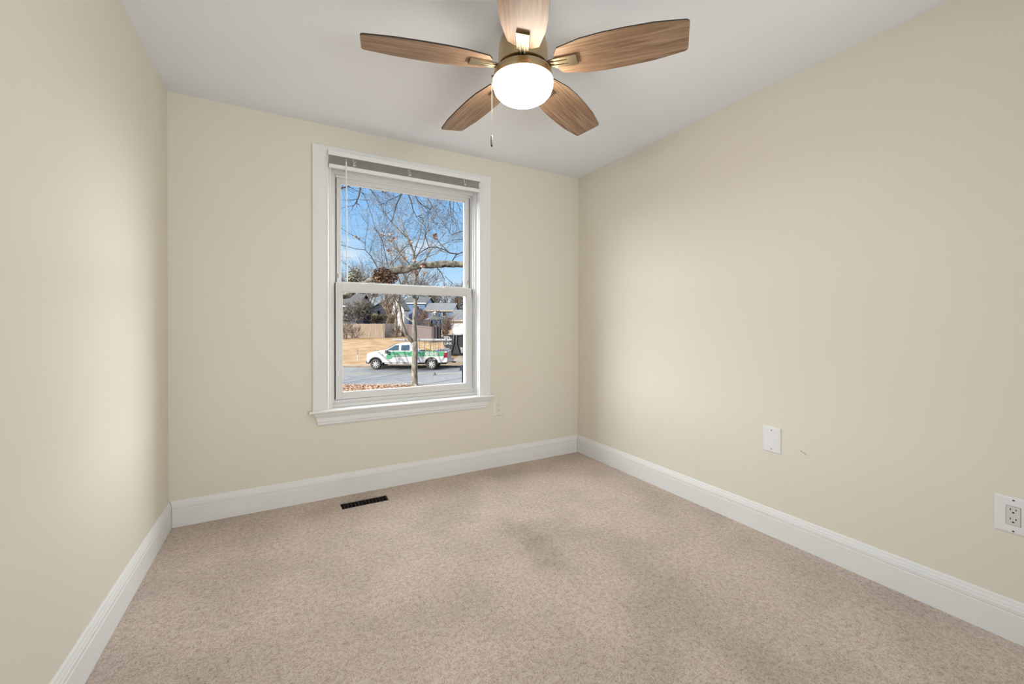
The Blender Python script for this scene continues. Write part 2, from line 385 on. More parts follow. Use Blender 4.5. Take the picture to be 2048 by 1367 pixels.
m = MB(); m.box(.888, .892, .0792, .0805, 1.455, 1.485); m.box(1.842, 1.846, .0792, .0805, 1.455, 1.485)
wpart(m, 'vent_stop', 'gasket', us)
# outside frame, which catches the sun
m = MB(); a, b = OX0-.02, OX1+.02
m.box(a, OX0+.052, .136, .20, CZ0-.03, OZ1); m.box(OX1-.052, b, .136, .20, CZ0-.03, OZ1); m.box(a, b, .136, .20, OZ1-.062, OZ1+.03)
m.prism([(.136, .622), (.21, .600), (.21, .575), (.136, .575)], a, b, 'x')
wpart(m, 'outer_frame', 'ext_white', bevel=.002)
# exterior face of the house wall
struct(MB().box(-2, OX0-.02, .15, .17, -2.6, 3.2).box(OX1+.02, 5, .15, .17, -2.6, 3.2).box(OX0-.02, OX1+.02, .15, .17, -2.6, .58).box(OX0-.02, OX1+.02, .15, .17, OZ1+.02, 3.2).build('wall_outside', 'ext_white'))

# ---- mini blind, drawn right up
bl = tag(empty('window_blind', (1.36, -.03, 2.20)), 'raised white mini blind stacked across the window head', 'blind')
BM_ = Matrix.Translation(bl.location).inverted()
def bpart(mb, name, mats, par=None, **kw): mb.xf(BM_); return mb.build(name, mats, par or bl, **kw)
bx0, bx1 = .826, 1.888
hr = bpart(MB().prism([(-.017, 2.236), (-.046, 2.236), (-.048, 2.240), (-.048, 2.266), (-.045, 2.269), (-.017, 2.269)], bx0-.001, bx1+.004, 'x'), 'headrail', 'blindrail')
m = MB(); rng = random.Random(7)
nsl = 13
for i in range(nsl):
    z = 2.184+i*(2.234-2.184)/nsl; dz = rng.uniform(-.0006, .0006); y0 = -.0455+rng.uniform(0, .0022); mi = i % 2
    za = z+dz; zb = za+rng.uniform(-.0006, .0006)
    P = [(bx0, y0, za), (bx1, y0+rng.uniform(-.001, .001), zb), (bx1, -.033, zb+.0022), (bx0, -.033, za+.0018), (bx0, -.0205, za), (bx1, -.0205, zb)]
    Q = [(x, y, zz-.0007) for x, y, zz in P]
    m.add(P+Q, [(0, 1, 2, 3), (3, 2, 5, 4), (6, 9, 8, 7), (9, 10, 11, 8), (0, 6, 7, 1), (4, 5, 11, 10), (0, 3, 9, 6), (3, 4, 10, 9), (1, 7, 8, 2), (2, 8, 11, 5)])
bpart(m, 'slats', 'slat')
bpart(MB().prism([(-.044, 2.158), (-.022, 2.158), (-.019, 2.162), (-.019, 2.176), (-.023, 2.181), (-.043, 2.181), (-.047, 2.176), (-.047, 2.162)], bx0, bx1, 'x'), 'bottom_rail', 'blindrail', bevel=.001)
for x in (.975, 1.345, 1.765):
    m = MB(); rng = random.Random(int(x*100))
    for k in range(5):
        px = x+rng.uniform(-.012, .012)
        m.tube([(px, -.0475, 2.235), (px+rng.uniform(-.008, .008), -.052, 2.215), (x+rng.uniform(-.012, .012), -.051, 2.200), (x+rng.uniform(-.008, .008), -.0485, 2.182)], .0011, 5)
    m.tube([(x-.006, -.050, 2.192), (x+.004, -.053, 2.188), (x+.012, -.050, 2.193)], .003, 6)
    bpart(m, 'ladder_cord', 'clear', smooth=True)
    bpart(MB().prism([(x+.0+.0055*math.cos(g), 2.168+.0055*math.sin(g)) for g in [2*PI*i/12 for i in range(12)]], -.0485, -.0465, 'y'), 'rail_button', 'blindrail')
for x in (bx0-.006, bx1+.003):
    bpart(MB().box(x, x+.005, -.050, -.017, 2.232, 2.272), 'mounting_bracket', 'blindrail', bevel=.001)
m = MB(); m.tube([(.926, -.052, 2.222), (.9265, -.058, 2.212), (.927, -.056, 2.2)], .0016, 6)
m.tube([(.927, -.056, 2.203), (.929, -.055, 1.95), (.933, -.053, 1.415)], [.0042, .004, .004], 6)
bpart(m, 'tilt_wand', 'blindrail', smooth=True, auto=60)

# ============================================================ PLATES, SOCKETS, REGISTER
def wall_plate(name, loc, rz, w, h, body, label, cat, kind):
    r = tag(empty(name, loc, rz), label, cat)          # local: x along wall, -y into the room
    b = .006; w2, h2 = w/2, h/2
    P = []
    for (ax, az, d) in ((w2, h2, .0), (w2, h2, .0012), (w2-.003, h2-.003, .0045), (w2-.008, h2-.008, .006)):
        P.append([(-ax, -d, -az), (ax, -d, -az), (ax, -d, az), (-ax, -d, az)])
    vs = sum(P, []); fs = []
    for k in range(3):
        for j in range(4): fs.append((4*k+j, 4*k+(j+1) % 4, 4*k+4+(j+1) % 4, 4*k+4+j))
    fs.append((12, 13, 14, 15))
    MB().add(vs, fs).build('cover_plate', body, r, bevel=.0008)
    sz = h*.36 if kind == 'blank' else h*.42
    for z in (-sz, sz):
        mm = MB(); mm.lathe([(.0, -.0072), (.0026, -.0070), (.0033, -.006), (.0033, -.0055)], 14)
        mm.xf(Matrix.Rotation(-PI/2, 4, 'X') @ Matrix.Scale(1, 4)); mm.v = [(x, -abs(y), zz+z) for x, y, zz in mm.v]
        mm.box(-.0026, .0026, -.0074, -.0069, z-.0004, z+.0004, 1)
        mm.build('screw', ['screw', 'dark'], r)
    if kind == 'outlet':
        a, c = .0168, .0335
        f = MB(); f.box(-a-.0012, a+.0012, -.0062, -.0055, -c-.0012, c+.0012, 2); f.box(-a, a, -.0078, -.005, -c, c)
        for s in (1, -1):
            z = s*.0172+.003
            f.box(-.0078, -.0056, -.0082, -.0077, z-.0010, z+.0064, 1); f.box(.0054, .0076, -.0082, -.0077, z-.0004, z+.0058, 1)
            f.box(-.0028, .0028, -.0082, -.0077, z-.0105, z-.0062, 1)
        f.build('receptacle', ['socket' if body == 'plate' else 'almond', 'dark', 'shadow_gap'], r)
    return r
wall_plate('wall_outlet', (2.073, 0, .4705), 0, .094, .134, 'almond', 'ivory duplex outlet low on the window wall beside the sill', 'outlet', 'outlet')
wall_plate('blank_wall_plate', (xr(-1.678), -1.678, .522), PI/2*-1, .095, .140, 'plate', 'blank white wall plate with two screws on the right wall', 'wall plate', 'blank')
wall_plate('wall_outlet', (xr(-2.528), -2.528, .4545), -PI/2, .096, .134, 'plate', 'white duplex outlet at the right edge, low on right wall', 'outlet', 'outlet')

rg = tag(empty('floor_register', (1.022, -.175, -.012)), 'dark metal floor register sunk in the carpet below the window', 'vent')
m = MB(); w2, d2 = .152, .056
m.box(-w2, w2, -d2, -d2+.010, -.002, .004); m.box(-w2, w2, d2-.010, d2, -.002, .004); m.box(-w2, -w2+.012, -d2, d2, -.002, .004); m.box(w2-.012, w2, -d2, d2, -.002, .004)
m.build('frame', 'vent', rg, bevel=.001)
MB().box(-w2, w2, -d2, d2, -.05, -.045).box(-w2, -w2+.002, -d2, d2, -.045, -.002).box(w2-.002, w2, -d2, d2, -.045, -.002).box(-w2, w2, -d2, -d2+.002, -.045, -.002).box(-w2, w2, d2-.002, d2, -.045, -.002).build('duct', 'dark', rg)
m = MB()
for i in range(13):
    x = -.13+i*.0215
    m.add([(x, -d2+.01, -.010), (x+.009, -d2+.01, .003), (x+.009, d2-.01, .003), (x, d2-.01, -.010), (x+.0015, -d2+.01, -.010), (x+.0105, -d2+.01, .003), (x+.0105, d2-.01, .003), (x+.0015, d2-.01, -.010)],
          [(0, 1, 2, 3), (4, 7, 6, 5), (1, 5, 6, 2), (0, 3, 7, 4), (0, 4, 5, 1), (3, 2, 6, 7)])
for y in (-.02, .02): m.box(-w2+.01, w2-.01, y-.0012, y+.0012, -.006, .0025)
m.build('louvres', 'vent', rg)

# ============================================================ CEILING FAN
fan = tag(empty('ceiling_fan', (1.445, -1.457, H)), 'five-blade brass and wood ceiling fan with a lit frosted globe', 'ceiling fan')
def Z(z): return z-H
MB().lathe([(.0, Z(H)-.0), (.070, Z(H)), (.072, Z(2.415)), (.068, Z(2.385)), (.060, Z(2.372)), (0, Z(2.37))], 48).build('ceiling_canopy', 'brass', fan, smooth=True, auto=35)
MB().lathe([(0, Z(2.375)), (.062, Z(2.372)), (.080, Z(2.358)), (.094, Z(2.335)), (.101, Z(2.305)), (.1035, Z(2.262)), (.1035, Z(2.222)), (.099, Z(2.219)), (0, Z(2.219))], 64).build('motor_housing', 'brass', fan, smooth=True, auto=35)
MB().lathe([(0, Z(2.225)), (.088, Z(2.223)), (.088, Z(2.199)), (0, Z(2.199))], 48).build('flywheel', 'dark', fan)
MB().lathe([(0, Z(2.2005)), (.112, Z(2.2005)), (.1185, Z(2.1985)), (.1215, Z(2.193)), (.1225, Z(2.166)), (.1205, Z(2.1625)), (.112, Z(2.1625)), (0, Z(2.168))], 72).build('light_ring', 'brass', fan, smooth=True, auto=35)
MB().lathe([(.119, Z(2.1635)), (.1255, Z(2.162)), (.1262, Z(2.152)), (.124, Z(2.136)), (.1175, Z(2.119)), (.104, Z(2.103)), (.082, Z(2.0895)), (.056, Z(2.082)), (.028, Z(2.0785)), (.0008, Z(2.078))], 72).build('glass_globe', 'globe', fan, smooth=True)
HB = [(.140, .034), (.158, .062), (.250, .083), (.33, .0885), (.42, .0885), (.52, .084), (.595, .073), (.630, .067), (.638, .061)]   # blade outline, half width by radius
outl = [(r, w) for r, w in HB]+[(.640, .052)]+[(.640, -.052)]+[(r, -w) for r, w in reversed(HB)]
def blade_mesh():
    m = MB(); t = .0055; n = len(outl)
    m.add([(r, w, 0) for r, w in outl]+[(r, w, t) for r, w in outl], [tuple(range(n-1, -1, -1))], 0)
    m.f += [tuple(range(n, 2*n))]+[(i, (i+1) % n, n+(i+1) % n, n+i) for i in range(n)]; m.m += [1]*(n+1)
    return m
def bracket_mesh():
    m = MB()
    # arm from the flywheel widening to a flat plate with a raised channel
    top = -.0005
    for (a, b, w0, w1, z0, z1) in ((.084, .135, .013, .020, -.006, -.006), (.135, .229, .0235, .0255, -.009, -.009)):
        m.add([(a, -w0, z0), (a, w0, z0), (b, w1, z1), (b, -w1, z1), (a, -w0, top), (a, w0, top), (b, w1, top), (b, -w1, top)],
              [(0, 1, 2, 3), (4, 7, 6, 5), (0, 4, 5, 1), (1, 5, 6, 2), (2, 6, 7, 3), (3, 7, 4, 0)])
    for s in (-1, 1):
        m.tube([(.10, s*.007, -.0068), (.150, s*.009, -.0105), (.19, s*.010, -.0098)], [.0045, .0045, .001], 8)
    return m
bmesh0 = bracket0 = None
for k in range(5):
    ang = math.radians((96.9, 168.4, 239.6, 310.2, 25.8)[k])
    Mx = Matrix.Rotation(ang, 4, 'Z') @ Matrix.Rotation(math.radians(1.8), 4, 'Y') @ Matrix.Rotation(math.radians(-12), 4, 'X')
    if bmesh0 is None:
        b = blade_mesh().build('fan_blade', ['wood', 'blade_edge'], fan, bevel=0); bmesh0 = b
        br = bracket_mesh().build('blade_bracket', 'brassp', fan, bevel=.0018); bracket0 = br
    else:
        b = bmesh0.copy(); COL.objects.link(b); b.parent = fan; br = bracket0.copy(); COL.objects.link(br); br.parent = fan
    b.matrix_local = Matrix.Translation((0, 0, Z(2.219))) @ Mx; br.matrix_local = Matrix.Translation((0, 0, Z(2.2185))) @ Mx
R3 = Vector((math.cos(YAW), math.sin(YAW), 0))
pc = -R3*.1305; m = MB()
m.tube([(pc.x*.9, pc.y*.9, Z(2.186)), (pc.x*1.0, pc.y*1.0, Z(2.186)), (pc.x, pc.y, Z(2.18))], .0032, 8)
m.build('chain_outlet', 'gasket', fan, smooth=True)
m = MB(); m.tube([(pc.x, pc.y, Z(2.181)), (pc.x, pc.y, Z(1.937))], .0008, 5)
for i in range(60): 
    z = Z(2.18-i*.00405); m.lathe([(.0003, z+.0012), (.0011, z), (.0003, z-.0012)], 6, (pc.x, pc.y))
pcn = m.build('pull_chain', 'brass', fan, smooth=True)
MB().lathe([(.0005, Z(1.940)), (.0035, Z(1.937)), (.0048, Z(1.930)), (.0048, Z(1.902)), (.0042, Z(1.897)), (.0040, Z(1.8965))], 14, (pc.x, pc.y)).build('pull_knob', 'screw', pcn, smooth=True)
MB().lathe([(.0040, Z(1.8965)), (.0036, Z(1.892)), (.0004, Z(1.8915))], 14, (pc.x, pc.y)).build('knob_tip', 'dark', pcn, smooth=True)

# ============================================================ OUTDOORS
# u runs to the right along the street, v away from the house, both in metres from the photographer's spot
HOR = 644.0
def U(px, v): return v*(px-1024)/FPX
def Zp(py, v): return CAM[2]+v*(HOR-py)/FPX
RV = Vector((math.cos(YAW), math.sin(YAW), 0)); FV = Vector((-math.sin(YAW), math.cos(YAW), 0))
def E3(u, v, z): return Vector((CAM[0], CAM[1], 0))+RV*u+FV*v+Vector((0, 0, z))
def ext(o, u, v, z, rz=0): o.location = E3(u, v, z); o.rotation_euler = (0, 0, YAW+rz); return o
GZ = -2.24
def ground_z(v):
    P = [(0, GZ+.35), (18, GZ+.06), (21.6, GZ+.03), (31.4, GZ+.0), (31.5, GZ+.12), (36, -1.86), (44, -1.22), (52, -.84), (58, -.62), (70, -.4), (110, .2)]
    for (a, za), (b, zb) in zip(P, P[1:]):
        if v <= b: return za+(zb-za)*(v-a)/(b-a)
    return P[-1][1]

def gm(name, col, col2, sc, k=1.0, stretch=None, rough=.9, detail=6, bump=.3, bscale=None):
    return mat(name, tuple(c*k*KE for c in col), rough, vscale=sc, col2=tuple(c*k*KE for c in col2), stretch=stretch, detail=detail, bump=bump, bscale=bscale or sc*3, bdist=.02, spec=.15)
M['asphalt'] = gm('street_asphalt', (.54, .53, .53), (.43, .42, .43), 3.5, .82, bump=.2)
M['concrete'] = gm('kerb_concrete', (.78, .66, .54), (.60, .46, .34), 3, .95)
M['dry_grass'] = gm('dry_winter_grass', (.92, .60, .29), (.60, .33, .14), .9, .86, stretch=(1, 1, 1))
M['leaf_litter'] = gm('fallen_leaf_litter', (.95, .58, .36), (.16, .08, .05), 5, 1.1, detail=8, bump=.8)
M['yellow_line'] = gm('yellow_road_paint', (.90, .74, .30), (.75, .62, .28), 6)
M['bark'] = gm('grey_bark', (.76, .68, .55), (.22, .19, .155), 9, stretch=(1, 1, .35), bump=.8)
M['bark_dark'] = gm('dark_bark', (.22, .19, .17), (.10, .085, .08), 12, stretch=(1, 1, .4), bump=.6)
M['bark_lichen'] = gm('lichen_bark', (.58, .52, .40), (.075, .065, .058), 11, bump=1.0)
M['twig_grey'] = gm('grey_twigs', (.66, .58, .50), (.36, .31, .28), 3)
M['twig_brown'] = gm('brown_twigs', (.50, .37, .27), (.30, .21, .15), 3)
M['dead_leaf'] = gm('dead_oak_leaves', (1.5, .92, .62), (.95, .52, .32), 9)
M['nest'] = gm('leaf_nest', (.75, .45, .28), (.16, .09, .06), 18)
M['olive_leaf'] = gm('olive_foliage', (.95, .86, .42), (.45, .40, .22), 4)
M['red_leaf'] = gm('russet_foliage', (.85, .48, .36), (.45, .25, .19), 4)
M['gold_leaf'] = gm('golden_foliage', (.70, .58, .14), (.40, .34, .10), 4)
M['sage_leaf'] = gm('sage_foliage', (.95, .88, .66), (.50, .46, .36), 4)
M['fence_tan'] = gm('weathered_tan_fence', (1.0, .78, .60), (.66, .49, .37), 2.2, stretch=(5, 5, .5))
M['fence_mauve'] = gm('weathered_mauve_fence', (.42, .31, .30), (.29, .215, .205), 2.2, stretch=(5, 5, .5))
M['shingle_grey'] = gm('grey_shingles', (.24, .235, .23), (.15, .15, .15), 3, stretch=(1, 1, 6))
M['shingle_light'] = gm('light_grey_shingles', (.38, .38, .38), (.28, .28, .29), 3, stretch=(1, 1, 6))
M['siding_white'] = gm('white_siding', (.88, .88, .90), (.80, .80, .84), 2, 1.6, stretch=(1, 1, 6))
M['siding_blue'] = gm('blue_siding', (.26, .38, .60), (.20, .30, .48), 2, 1.5, stretch=(1, 1, 6))
M['siding_slate'] = gm('slate_blue_siding', (.20, .25, .34), (.15, .18, .26), 2, stretch=(1, 1, 6))
M['cream_board'] = gm('cream_fascia', (.85, .74, .62), (.75, .64, .53), 2, 1.3)
M['win_dark'] = gm('dark_house_window', (.05, .06, .08), (.03, .035, .05), 2, rough=.2)
M['truck_white'] = mat('white_truck_paint', (.92*KE*1.4,)*3, .45, var=.01)
M['truck_green'] = mat('green_decal', (.06*KE*1.5, .42*KE*1.5, .20*KE*1.5), .4, var=.02)
M['truck_glass'] = mat('tinted_truck_glass', (.03, .05, .07), .08, var=.3, vscale=2)
M['tyre'] = mat('tyre_rubber', (.10*KE, .095*KE, .09*KE), .8, var=.2)
M['alloy'] = mat('alloy_wheel', (1.15*KE, 1.15*KE, 1.12*KE), .35, .2, var=.05)
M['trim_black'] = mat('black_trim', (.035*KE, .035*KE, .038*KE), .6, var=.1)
M['chrome'] = mat('chrome_bumper', (.55*KE, .60*KE, .66*KE), .25, .6, var=.1)
M['tail_red'] = mat('red_tail_lamp', (.75*KE, .03*KE, .05*KE), .25, var=.05)
M['grey_tail_shade'] = mat('grey_and_tail_shade', (.30*KE, .30*KE, .34*KE), .4, var=.1)  # tailgate's shade put into its colour; plain grey for box and badges
M['alu'] = mat('aluminium_ladder', (.88*KE, .88*KE, .90*KE), .4, var=.05)
M['yellow_tool'] = mat('yellow_tool', (.85*KE, .60*KE, .03*KE), .5, var=.05)
M['black_steel'] = mat('black_steel', (.022*KE, .025*KE, .034*KE), .8, var=.3, vscale=1)
M['black_frame'] = mat('black_frame', (.012*KE, .012*KE, .014*KE), .5, var=.2)
M['lettering'] = mat('white_lettering', (.9*KE, .9*KE, .88*KE), .5, var=.01)
M['mail_blue'] = mat('dark_blue_mailbox', (.04*KE, .05*KE, .09*KE), .35, var=.2)
M['post_white'] = mat('white_post', (.95*KE, .92*KE, .85*KE), .5, var=.02)
M['post_grey'] = mat('grey_post', (.42*KE, .37*KE, .36*KE), .6, var=.1)

# ---- ground
def strip(name, v0, v1, m, u0=-95, u1=60, dz=0, n=1, label=None, zf=ground_z):
    vs = []; k = max(1, n)
    for i in range(k+1):
        v = v0+(v1-v0)*i/k
        for u in (u0, u1): vs.append(E3(u, v, zf(v)+dz))
    fs = [(2*i, 2*i+1, 2*i+3, 2*i+2) for i in range(k)]
    o = MB().add(vs, fs).build(name, m, fix=False); return struct(o, label, None)
strip('front_yard', 4.0, 22.3, 'leaf_litter', n=8, label='brown leaf-strewn yard in front of the house')
strip('street', 22.3, 31.0, 'asphalt', zf=lambda v: GZ, label='grey asphalt street with streaks of tree shadow')
strip('road_line', 27.25, 27.42, 'yellow_line', zf=lambda v: GZ+.006, label='faded yellow line painted along the street')
MBk = MB()
a, b = [E3(u, 22.2, GZ+.06) for u in (-95, 60)]
vs = [];
for u in (-95, 60):
    for v, z in ((31.0, GZ-.05), (31.02, GZ+.13), (31.22, GZ+.14), (31.5, GZ+.12)): vs.append(E3(u, v, z))
struct(MBk.add(vs, [(i, i+1, i+5, i+4) for i in range(3)]).build('kerb', 'concrete'), 'low pale kerb on the far side of the street')
strip('lawn', 31.5, 110, 'dry_grass', n=26, label='tan dormant lawn rising behind the truck')
# driveway apron at the right of the near yard and the pale drive beyond the truck
ap = MB().add([E3(-5.0, 22.4, GZ+.012), E3(2.5, 22.4, GZ+.012), E3(2.5, 15, GZ+.13), E3(-4.6, 15, GZ+.13), E3(-4.6, 21.5, GZ+.045)], [(0, 1, 2, 3, 4)])
struct(ap.build('driveway', 'asphalt', fix=False), 'asphalt drive joining the near side of the street')
strip('far_driveway', 31.1, 46, M['concrete'], u0=U(905, 33), u1=8, dz=.03, n=6, label='pale concrete drive beside the dumpster')

# loose leaves lying on the near yard
mb = MB(); rng = random.Random(77)
for i in range(5200):
    v = rng.uniform(18.5, 22.25); u = rng.uniform(-11.5, -4.6); p = E3(u, v, ground_z(v)+rng.uniform(.005, .05)); s_ = rng.uniform(.03, .075); a = rng.uniform(0, 6.28)
    d1 = Vector((math.cos(a), math.sin(a), rng.uniform(-.4, .5)))*s_; d2 = Vector((-math.sin(a), math.cos(a), rng.uniform(-.3, .4)))*s_*.6
    mb.add([p-d1, p+d2, p+d1, p-d2], [(0, 1, 2, 3)], rng.choice((0, 0, 1)))
tag(mb.build('fallen_leaves', ['dead_leaf', 'nest'], fix=False), 'litter of brown fallen leaves on the near yard edge', 'leaves', kind='stuff')

# ---- bare trees
def rot_about(d, ang, ax): return Matrix.Rotation(ang, 3, ax) @ d
def perp(d, rng):
    a = Vector((rng.uniform(-1, 1), rng.uniform(-1, 1), rng.uniform(-1, 1))); a = a-d*a.dot(d)
    return a.normalized()
def grow(mb, p, d, r, L, lvl, rng, spread=.55, up=.12, wob=.16, kids=(3, 5), segs=4, rmin=.004, m=0, droop=0, ratio=.62):
    pts = [p.copy()]; rr = [r]; step = L/segs; dd = d.copy()
    for i in range(segs):
        dd = (dd+perp(dd, rng)*rng.uniform(0, wob)+Vector((0, 0, up-droop))*.3).normalized()
        pts.append(pts[-1]+dd*step); rr.append(max(rmin*.6, r*(1-.62*(i+1)/segs)))
    mb.tube(pts, rr, 5 if r > .04 else (4 if r > .015 else 3), m, caps=False)
    if lvl <= 0: return
    k = rng.randint(*kids)
    for i in range(k):
        t = rng.uniform(.3, 1.0) if i else 1.0
        j = min(segs-1, int(t*segs)); f = t*segs-j; q = pts[j].lerp(pts[j+1], min(1, f))
        base = (pts[j+1]-pts[j]).normalized(); ax = perp(base, rng)
        nd = rot_about(base, rng.uniform(.45, 1.15)*spread if i else rng.uniform(.05, .4)*spread, ax).normalized()
        r2 = max(rmin, rr[j]*rng.uniform(.5, .75))
        grow(mb, q, nd, r2, L*rng.uniform(ratio-.12, ratio+.14), lvl-1, rng, spread, up, wob, kids, max(2, segs-1), rmin, m, droop, ratio)
def leaves(mb, c, rad, n, size, rng, m=0, shell=False):
    c = Vector(c)
    for i in range(n):
        d = Vector((rng.gauss(0, 1), rng.gauss(0, 1), rng.gauss(0, 1))).normalized()*(rng.uniform(.75, 1) if shell else rng.random()**.45)
        p = c+Vector((d.x*rad[0], d.y*rad[1], d.z*rad[2])); a = perp(Vector((0, 0, 1)), rng); b = perp(a, rng); s = size*rng.uniform(.6, 1.4)
        mb.add([p-a*s*.5, p+b*s*.35, p+a*s*.5, p-b*s*.35], [(0, 1, 2, 3)], m)

# street tree that forks in front of the truck (local x = u, y = v)
v0 = 21.9; st = tag(ext(empty('street_tree'), U(828, v0), v0, ground_z(v0)), 'bare forked street tree standing in front of the truck', 'tree')
def sp(px, py, dv=0):        # photo outline of this tree as metres in its own frame
    v = v0+dv; return Vector((U(px, v)-U(828, v0), dv, Zp(py, v)-ground_z(v0)))
mb = MB()
mb.tube([sp(828, 778), sp(829, 770), sp(829, 752), sp(829, 730), sp(830, 705), sp(830, 690), sp(828.5, 683)], [.23, .19, .165, .158, .152, .150, .165], 12)
for pts in ([(.10, 0, .16), (.20, -.02, .06), (.42, -.05, .03), (.66, -.04, -.01)], [(.06, -.08, .12), (.16, -.22, .03), (.34, -.34, -.01)], [(-.08, .02, .10), (-.17, .05, -.01)]):
    mb.tube([Vector(p) for p in pts], [.085, .06, .04, .015][:len(pts)], 8)
mb.tube([sp(829, 687), sp(830, 672), sp(829, 655), sp(829, 630), sp(831, 608), sp(829, 588), sp(828, 574), sp(831, 556), sp(829, 530), sp(828, 507), sp(822, 492), sp(815, 478)],
        [.130, .125, .115, .108, .10, .09, .085, .078, .066, .058, .045, .035], 10)
mb.tube([sp(828, 686), sp(819, 677, -.1), sp(812, 668, -.2), sp(807, 655, -.3), sp(803, 640, -.4), sp(801, 624, -.4), sp(798, 608, -.5), sp(799, 590, -.5), sp(803, 572, -.5)],
        [.11, .105, .09, .08, .075, .07, .06, .052, .045], 8)
mb.tube([sp(829, 645), sp(822, 641, .2), sp(812, 634, .4), sp(804, 626, .6)], [.06, .055, .04, .025], 6)
mb.build('trunk', 'bark', st, smooth=True)
mb = MB(); rng = random.Random(11)
lim = [((831, 605, 0), (838, 592, .2), (842, 570, .3), .05), ((830, 600, 0), (822, 585, -.3), (815, 560, -.6), .04), ((831, 556, 0), (845, 530, .3), (862, 500, .5), .045),
       ((829, 540, 0), (812, 520, -.2), (792, 498, -.5), .04), ((829, 520, 0), (846, 490, -.3), (852, 460, -.5), .045), ((828, 507, 0), (820, 480, .2), (800, 455, .5), .04),
       ((815, 478, 0), (797, 458, -.1), (778, 440, -.2), .035), ((822, 490, 0), (812, 462, .3), (799, 438, .5), .03), ((829, 530, 0), (860, 512, -.4), (885, 500, -.8), .035),
       ((803, 572, -.5), (795, 550, -.7), (785, 530, -.9), .04), ((803, 575, -.5), (812, 550, -.3), (806, 525, -.2), .035), ((798, 608, -.5), (786, 590, -.9), (775, 575, -1.1), .03),
       ((830, 560, 0), (815, 548, .6), (795, 540, 1.1), .03), ((828, 507, 0), (840, 470, .3), (845, 440, .5), .035)]
for a, b, c, r in lim:
    A, B, C_ = sp(*a), sp(*b), sp(*c); mb.tube([A, B, C_], [r, r*.75, r*.5], 5, caps=False)
    for q in range(3):
        grow(mb, B.lerp(C_, .2+.4*q), (C_-A).normalized()+perp((C_-A).normalized(), rng)*.3, r*.45, 1.15, 3, rng, spread=.9, up=.16, wob=.25, kids=(3, 5), segs=3, rmin=.0045, ratio=.66)
mb.build('branches', 'bark', st)

# near oak: one heavy limb crosses the window, its trunk stands out of view to the right
v1 = 8.0; ok = tag(ext(empty('oak_tree'), 5.5, 9.0, ground_z(9)), 'large near oak whose thick lichen-covered limb crosses the upper window', 'tree')
def op(px, py, v=v1): return Vector((U(px, v)-5.5, v-9.0, Zp(py, v)-ground_z(9)))
mb = MB()
mb.tube([Vector((0, 0, -.1)), Vector((0, 0, 1)), Vector((.05, 0, 3)), Vector((.2, .1, 6)), Vector((.3, .2, 9))], [.36, .27, .23, .2, .14], 14)
mb.build('trunk', 'bark_lichen', ok, smooth=True)
mb = MB()
Lp = [((1590, 440, 9.0), .11), ((1300, 500, 8.6), .09), ((1100, 521, 8.2), .072), ((990, 529, 8), .066), ((945, 529, 8), .062), ((918, 529, 8), .062), ((900, 528, 8), .066), ((880, 528, 7.97), .067), ((862, 530, 7.95), .066), ((845, 530, 7.92), .062),
      ((828, 534, 7.9), .064), ((812, 539, 7.88), .068), ((795, 540, 7.85), .076), ((780, 545, 7.8), .085), ((765, 550, 7.75), .085), ((748, 558, 7.7), .07), ((732, 567, 7.65), .055), ((715, 576, 7.6), .058), ((698, 590, 7.5), .052), ((672, 594, 7.4), .05), ((630, 597, 7.2), .042), ((560, 600, 7), .03)]
P_ = []; R_ = []; rng = random.Random(19)
for (a, r0), (b, r1) in zip(Lp, Lp[1:]):
    for k in range(4): P_.append(op(*a).lerp(op(*b), k/4)+Vector((0, 0, rng.uniform(-.005, .005)))); R_.append((r0+(r1-r0)*k/4)*rng.uniform(.88, 1.10))
mb.tube(P_, R_, 14)
mb.build('limb', 'bark_lichen', ok, smooth=True)
mb = MB(); rng = random.Random(5)
def br(pts, r, sub=2, m=0, L=.4, n=5, sp_=.8):
    P = [op(*q) for q in pts]; k = len(P)
    mb.tube(P, [r*(1-.6*i/(k-1)) for i in range(k)], 4, m, caps=False)
    for i in range(n):
        j = rng.randint(0, k-2); q = P[j].lerp(P[j+1], rng.random()); d = (P[j+1]-P[j]).normalized()
        nd = rot_about(d, rng.uniform(.4, 1.1)*sp_, perp(d, rng)); grow(mb, q, nd, max(.0025, r*.35), L*rng.uniform(.5, 1.1), sub, rng, spread=.9, up=.05, wob=.3, kids=(2, 3), segs=3, rmin=.0017, ratio=.6)
# sprays growing from the limb
br([(768, 545, 7.7), (764, 515, 7.65), (763, 480, 7.6), (765, 455, 7.6)], .006)
br([(777, 535, 7.8), (770, 505, 7.7), (765, 480, 7.6), (752, 460, 7.5), (743, 430, 7.45), (733, 400, 7.4), (722, 378, 7.4)], .0075)
br([(780, 530, 7.8), (800, 505, 7.9), (817, 488, 8)], .007)
br([(784, 530, 7.8), (812, 500, 7.6), (822, 478, 7.6)], .006)
br([(755, 535, 7.6), (742, 512, 7.5), (730, 500, 7.5), (712, 498, 7.45), (690, 492, 7.4), (676, 488, 7.4)], .0085)
br([(730, 500, 7.5), (731, 480, 7.5), (737, 450, 7.5), (735, 440, 7.5)], .005)
br([(738, 510, 7.5), (745, 488, 7.5), (752, 468, 7.5)], .005)
br([(731, 488, 7.4), (715, 476, 7.4), (698, 467, 7.3), (676, 452, 7.3)], .006)
br([(726, 560, 7.5), (710, 545, 7.5), (696, 532, 7.5), (676, 515, 7.5)], .008)
br([(748, 540, 7.6), (765, 528, 7.5), (750, 520, 7.4)], .006)
br([(903, 524, 8), (912, 510, 8), (925, 504, 8.1), (940, 503, 8.2)], .014, n=3)
br([(916, 508, 8), (900, 506, 8), (890, 500, 8), (872, 494, 8), (858, 495, 8), (845, 502, 7.9), (832, 512, 7.9)], .015, n=8)
